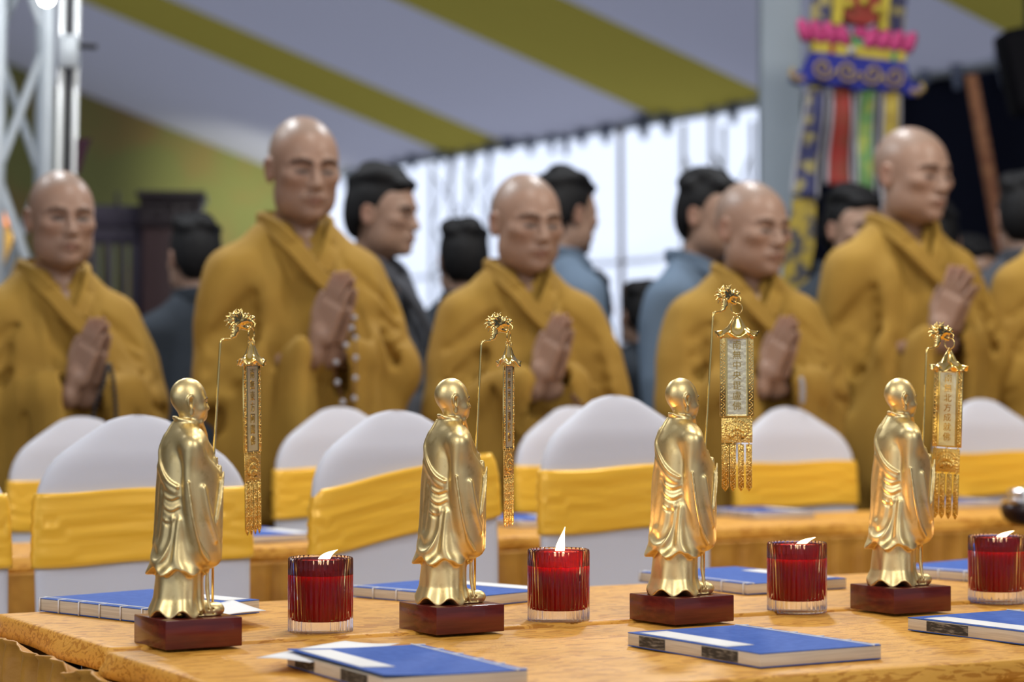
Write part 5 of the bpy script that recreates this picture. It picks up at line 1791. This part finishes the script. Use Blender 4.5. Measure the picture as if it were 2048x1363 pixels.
    if hands:                             # the gap between both sleeves under the hands
        f.chain([HC + np.array((0.01, -0.045, -0.05)), HC + np.array((0.012, -0.03, -0.16)), HC + np.array((0.015, -0.015, -0.34))], [0.030, 0.030, 0.010], 0.008, 's')
    # cloth fullness: long soft waves running down the robe
    wv, w2 = waves(seed + 20, 5, 42, 0.22), waves(seed + 50, 5, 75, 0.30)
    def full(X, Y, Z):
        g = np.clip((1.36 - Z) / 0.14, 0, 1) * np.clip((-Y + 0.16) / 0.08, 0, 1)
        a = wv(X, Y, Z + 0.15 * np.abs(X)); b = w2(X, Y, Z - 0.2 * np.abs(X))
        return (0.019 * np.abs(a) ** 0.7 * np.sign(a) + 0.009 * b) * g
    f.put(full, (-0.36, -0.35, 0.0), (0.36, 0.22, 1.46), 0.01, 'a')
    # neck opening
    f.cap((0, 0.022, 1.50), (0, 0.010, 1.375), 0.066, 0.060, 0.012, 's')
    f.chain([(0, -0.055, 1.46), (0, -0.090, 1.375), (0, -0.128, 1.295)], [0.052, 0.034, 0.006], 0.010, 's')
    return f.mesh(name, 1)


def collar_mesh(name, flip=1, thick=0.010):
    """two crossing bands: round the neck and down to the waist"""
    mb = MB()
    for lay, s in ((1, 1), (0, -1)):
        s *= flip
        path = [(0.0, 0.086, 1.418), (-s * 0.044, 0.074, 1.416), (-s * 0.068, 0.034, 1.410), (-s * 0.070, -0.010, 1.402), (-s * 0.060, -0.058, 1.378), (-s * 0.042, -0.098, 1.338), (-s * 0.014, -0.124, 1.292), (s * 0.030, -0.138, 1.238), (s * 0.074, -0.142, 1.175), (s * 0.112, -0.136, 1.10)]
        if lay == 0: path = path[:7]
        path = [Vector(p) for p in path]
        # smooth the path
        q = []
        for i in range(len(path) - 1):
            p0, p1, p2, p3 = path[max(i - 1, 0)], path[i], path[i + 1], path[min(i + 2, len(path) - 1)]
            for k in range(5):
                t = k / 5
                q.append(0.5 * (2 * p1 + (p2 - p0) * t + (2 * p0 - 5 * p1 + 4 * p2 - p3) * t * t + (3 * p1 - p0 - 3 * p2 + p3) * t ** 3))
        q.append(path[-1])
        rings = []
        for i, p in enumerate(q):
            d = (q[min(i + 1, len(q) - 1)] - q[max(i - 1, 0)]).normalized()
            out = Vector((p.x * (1.0 if p.y > -0.09 else 0.45), p.y - 0.01, 0)).normalized()
            if p.z < 1.33: out = Vector((p.x * 1.2, -0.2, 0.03)).normalized()
            wd = out.cross(d).normalized()
            if wd.z < 0: wd = -wd
            base = p + out * (0.004 + 0.007 * lay)
            w = 0.021
            rings.append([tuple(base + wd * a + out * b) for a, b in ((-w, -0.006), (-w, thick * 0.4), (-w * 0.8, thick), (w * 0.8, thick), (w, thick * 0.4), (w, -0.006))])
        mb.rings(rings)
    return mb.mesh(name)


def hair_mesh(name, style=0):
    f = Field(lin(-0.12, 0.12, 0.004), lin(-0.15, 0.15, 0.004), lin(-0.14, 0.16, 0.004), 0.03)
    f.ell((0, 0.014, 0.036), (0.081, 0.099, 0.094), 0.02)
    f.ell((0, 0.045, -0.015), (0.074, 0.066, 0.075), 0.03)
    rg = np.random.RandomState(style + 3)
    for q in range(16):
        a = rg.uniform(0, 2 * PI); e = rg.uniform(0.45, 1.3)
        f.ell((0.072 * math.cos(a) * math.cos(e), 0.014 + 0.09 * math.sin(a) * math.cos(e), 0.045 + 0.085 * math.sin(e)), (0.022, 0.022, 0.012), 0.03)
    f.ell((0, -0.070, 0.088), (0.052, 0.022, 0.016), 0.03)
    # face, ears and nape stay free
    f.ell((0, -0.092, -0.025), (0.068, 0.062, 0.096), 0.015, 's')
    f.box((0, -0.06, -0.10), (0.12, 0.105, 0.075), 0.02, 0.01, 's')
    for s in (-1, 1): f.ell((s * 0.092, 0.004, -0.012), (0.026, 0.028, 0.036), 0.008, 's')
    f.box((0, 0.10, -0.135), (0.12, 0.10, 0.055), 0.02, 0.02, 's')
    return f.mesh(name, 1)


robes = [robe_mesh('robe_a', 1), robe_mesh('robe_b', 4), robe_mesh('robe_c', 7)]
lay_robe = robe_mesh('lay_robe', 2, False)
collars = [collar_mesh('collar_a', 1)]


def part(nm, me, m, par):
    if not me.materials: me.materials.append(m)
    o = bpy.data.objects.new(nm, me)
    COL.objects.link(o)
    o.parent = par
    if o.data.materials and o.data.materials[0] != m:
        o.material_slots[0].link = 'OBJECT'
        o.material_slots[0].material = m
    return o


MONKS = [
    # head px x, top px y, depth, body yaw, head shape, robe, label
    (122, 340, 5.60, 30, dict(yaw=-5, pitch=2, size=1.02, fat=0.97, closed=False, brow=0.45), 0, 'person with shaved head in ochre robe at the far left, eyes open, dark bead string'),
    (606, 233, 5.75, 25, dict(yaw=-2, pitch=7, size=1.02, fat=0.96, brow=0.6), 1, 'tallest person in ochre robe left of centre, head bowed, palms joined with pale beads'),
    (1050, 347, 5.95, 20, dict(yaw=6, pitch=6, size=1.07, fat=1.02, brow=0.5), 2, 'person with shaved head and closed eyes in ochre robe near the middle, palms joined'),
    (1502, 362, 6.20, 16, dict(yaw=20, pitch=4, size=1.08, fat=1.05, brow=0.4), 0, 'stocky person in ochre robe behind the readable banner, turned to the right, palms joined'),
    (1822, 254, 6.58, 22, dict(yaw=16, pitch=4, size=1.04, fat=1.05, brow=0.5, spread=1.0), 1, 'tall person in bright ochre robe right of centre, praying hands held out to the right'),
    (2150, 300, 6.75, 22, dict(yaw=8, pitch=4, size=1.02, fat=1.0), 2, 'person in ochre robe cut off by the right edge, only shoulder and sleeve showing'),
]
GP = 'people in ochre robes standing behind the rear chairs'
monk_roots = []
for i, (px, py, Y, yaw, hk, rb, label) in enumerate(MONKS):
    top = P(px, py, Y)
    s = top.z / HN
    yr = R(yaw)
    hd = 0.035 * s                       # the head sits a little in front of the body axis
    root = empty('person', (top.x - math.sin(yr) * hd, top.y + math.cos(yr) * hd, 0), yr)
    root.scale = (s, s, s)
    tag(root, label, 'person', GP)
    part('body', person_body('body_%d' % i, hk), M['skin'], root)
    part('robe', robes[rb], M['robe'], root)
    part('collar', collars[0], M['robe'], root)
    monk_roots.append(root)


def beads(owner, label, pts, r, m, n, name='prayer_beads'):
    """a string of beads along a looped path given in the owner's own measures"""
    root = empty(name, owner.location, owner.rotation_euler.z)
    root.scale = owner.scale
    tag(root, label, 'beads')
    pts = [Vector(p) for p in pts]
    q = []
    for i in range(len(pts)):
        p0, p1, p2, p3 = pts[i - 1], pts[i], pts[(i + 1) % len(pts)], pts[(i + 2) % len(pts)]
        for k in range(8):
            t = k / 8
            q.append(0.5 * (2 * p1 + (p2 - p0) * t + (2 * p0 - 5 * p1 + 4 * p2 - p3) * t * t + (3 * p1 - p0 - 3 * p2 + p3) * t ** 3))
    mb = MB(); mb.tube([tuple(p) for p in q], 0.0015, 6, False, True); mb.build('cord', M['bead_brown'], root)
    mb = MB(); mb.ball((0, 0, 0), r, 10, 8); me = mb.mesh('bead'); me.materials.append(m)
    me.polygons.foreach_set('use_smooth', [True] * len(me.polygons))
    L = [0]
    for i in range(len(q)): L.append(L[-1] + (q[(i + 1) % len(q)] - q[i]).length)
    for k in range(n):
        s_ = L[-1] * k / n
        i = max(j for j in range(len(q)) if L[j] <= s_)
        t = (s_ - L[i]) / max(1e-6, L[i + 1] - L[i])
        b = bpy.data.objects.new('bead', me); COL.objects.link(b); b.parent = root
        b.location = q[i].lerp(q[(i + 1) % len(q)], t)
    return root


beads(monk_roots[0], 'string of black beads hanging from the far left person\'s joined hands', [(0.052, -0.235, 1.17), (0.064, -0.245, 1.08), (0.060, -0.250, 0.98), (0.036, -0.255, 0.925), (0.012, -0.255, 0.97), (0.006, -0.250, 1.05), (0.020, -0.275, 1.12)], 0.0065, M['bead_black'], 46)
beads(monk_roots[1], 'string of pale crystal beads below the tallest person\'s joined hands', [(0.050, -0.235, 1.18), (0.045, -0.255, 1.05), (0.030, -0.262, 0.93), (0.010, -0.262, 1.0), (-0.004, -0.255, 1.07), (0.020, -0.278, 1.13)], 0.0070, M['bead_clear'], 12)
beads(monk_roots[2], 'brown bead string looped over the sleeve of the closed-eyed person in the middle', [(0.055, -0.225, 1.08), (0.105, -0.235, 1.02), (0.120, -0.238, 0.93), (0.090, -0.245, 0.86), (0.055, -0.250, 0.92), (0.085, -0.243, 1.0)], 0.0050, M['bead_brown'], 48)
beads(monk_roots[3], 'clear bead bracelet at the wrist of the stocky person behind the banner', [(0.058, -0.240, 1.12), (0.070, -0.225, 1.10), (0.070, -0.225, 1.07), (0.058, -0.245, 1.06), (0.050, -0.262, 1.08), (0.050, -0.262, 1.11)], 0.0062, M['bead_clear'], 14)

# people in grey and dark clothes farther back
lay_body = [person_body('lay_body_%d' % i, dict(yaw=0, pitch=4, size=1.0, fat=0.98, closed=False, brow=0.9), False) for i in range(1)]
lay_hair = [hair_mesh('hair_a', 0), hair_mesh('hair_b', 5)]
LAY = [
    (396, 430, 7.2, 205, 'dark_robe', 'person with black hair in dark slate clothes beside the carved cabinet, seen from behind'),
    (742, 333, 6.9, 68, 'charcoal', 'person with full black hair in charcoal grey, in profile behind the tallest person\'s shoulder'),
    (930, 438, 7.3, 190, 'dark_robe', 'black-haired person seen from behind, low behind the middle person\'s shoulder'),
    (1112, 338, 7.5, 128, 'grey_robe', 'black-haired person looking away behind the head of the person with closed eyes'),
    (1402, 340, 7.2, 52, 'grey_robe', 'person with short black hair in grey blue robe behind the stocky person'),
    (1694, 375, 7.7, 28, 'dark_robe', 'person with black hair under the embroidered banner, partly hidden by the tall bright robe'),
    (1868, 404, 7.6, 170, 'dark_robe', 'black-haired person mostly hidden behind the tall person\'s jaw'),
    (1932, 476, 8.2, 30, 'dark_robe', 'short dark-haired person just showing over the tall person\'s shoulder'),
    (2052, 345, 7.4, 175, 'charcoal', 'black-haired person in charcoal grey at the right edge, seen from behind'),
    (1182, 546, 7.7, 185, 'dark_robe', 'person in black crouching low below the bright sheet, left of the brown post'),
    (1292, 562, 8.0, 200, 'dark_robe', 'person in black crouching low below the bright sheet, right of the brown post'),
]
GL = 'people in grey and dark clothes in the background'
for i, (px, py, Y, yaw, m, label) in enumerate(LAY):
    top = P(px, py, Y)
    s = (top.z) / (HN + 0.018)
    if i >= 9: s = 0.86
    root = empty('person', (top.x, top.y, top.z - s * (HN + 0.018)), R(yaw))
    root.scale = (s, s, s)
    tag(root, label, 'person', GL)
    part('body', lay_body[0], M['skin'], root)
    part('robe', lay_robe, M[m], root)
    part('collar', collars[0], M[m], root)
    h = part('hair', lay_hair[i % 2], M['hair'], root)
    h.location = (0, -0.035, HN - 0.119)
    h.rotation_euler = (R(4), 0, 0)
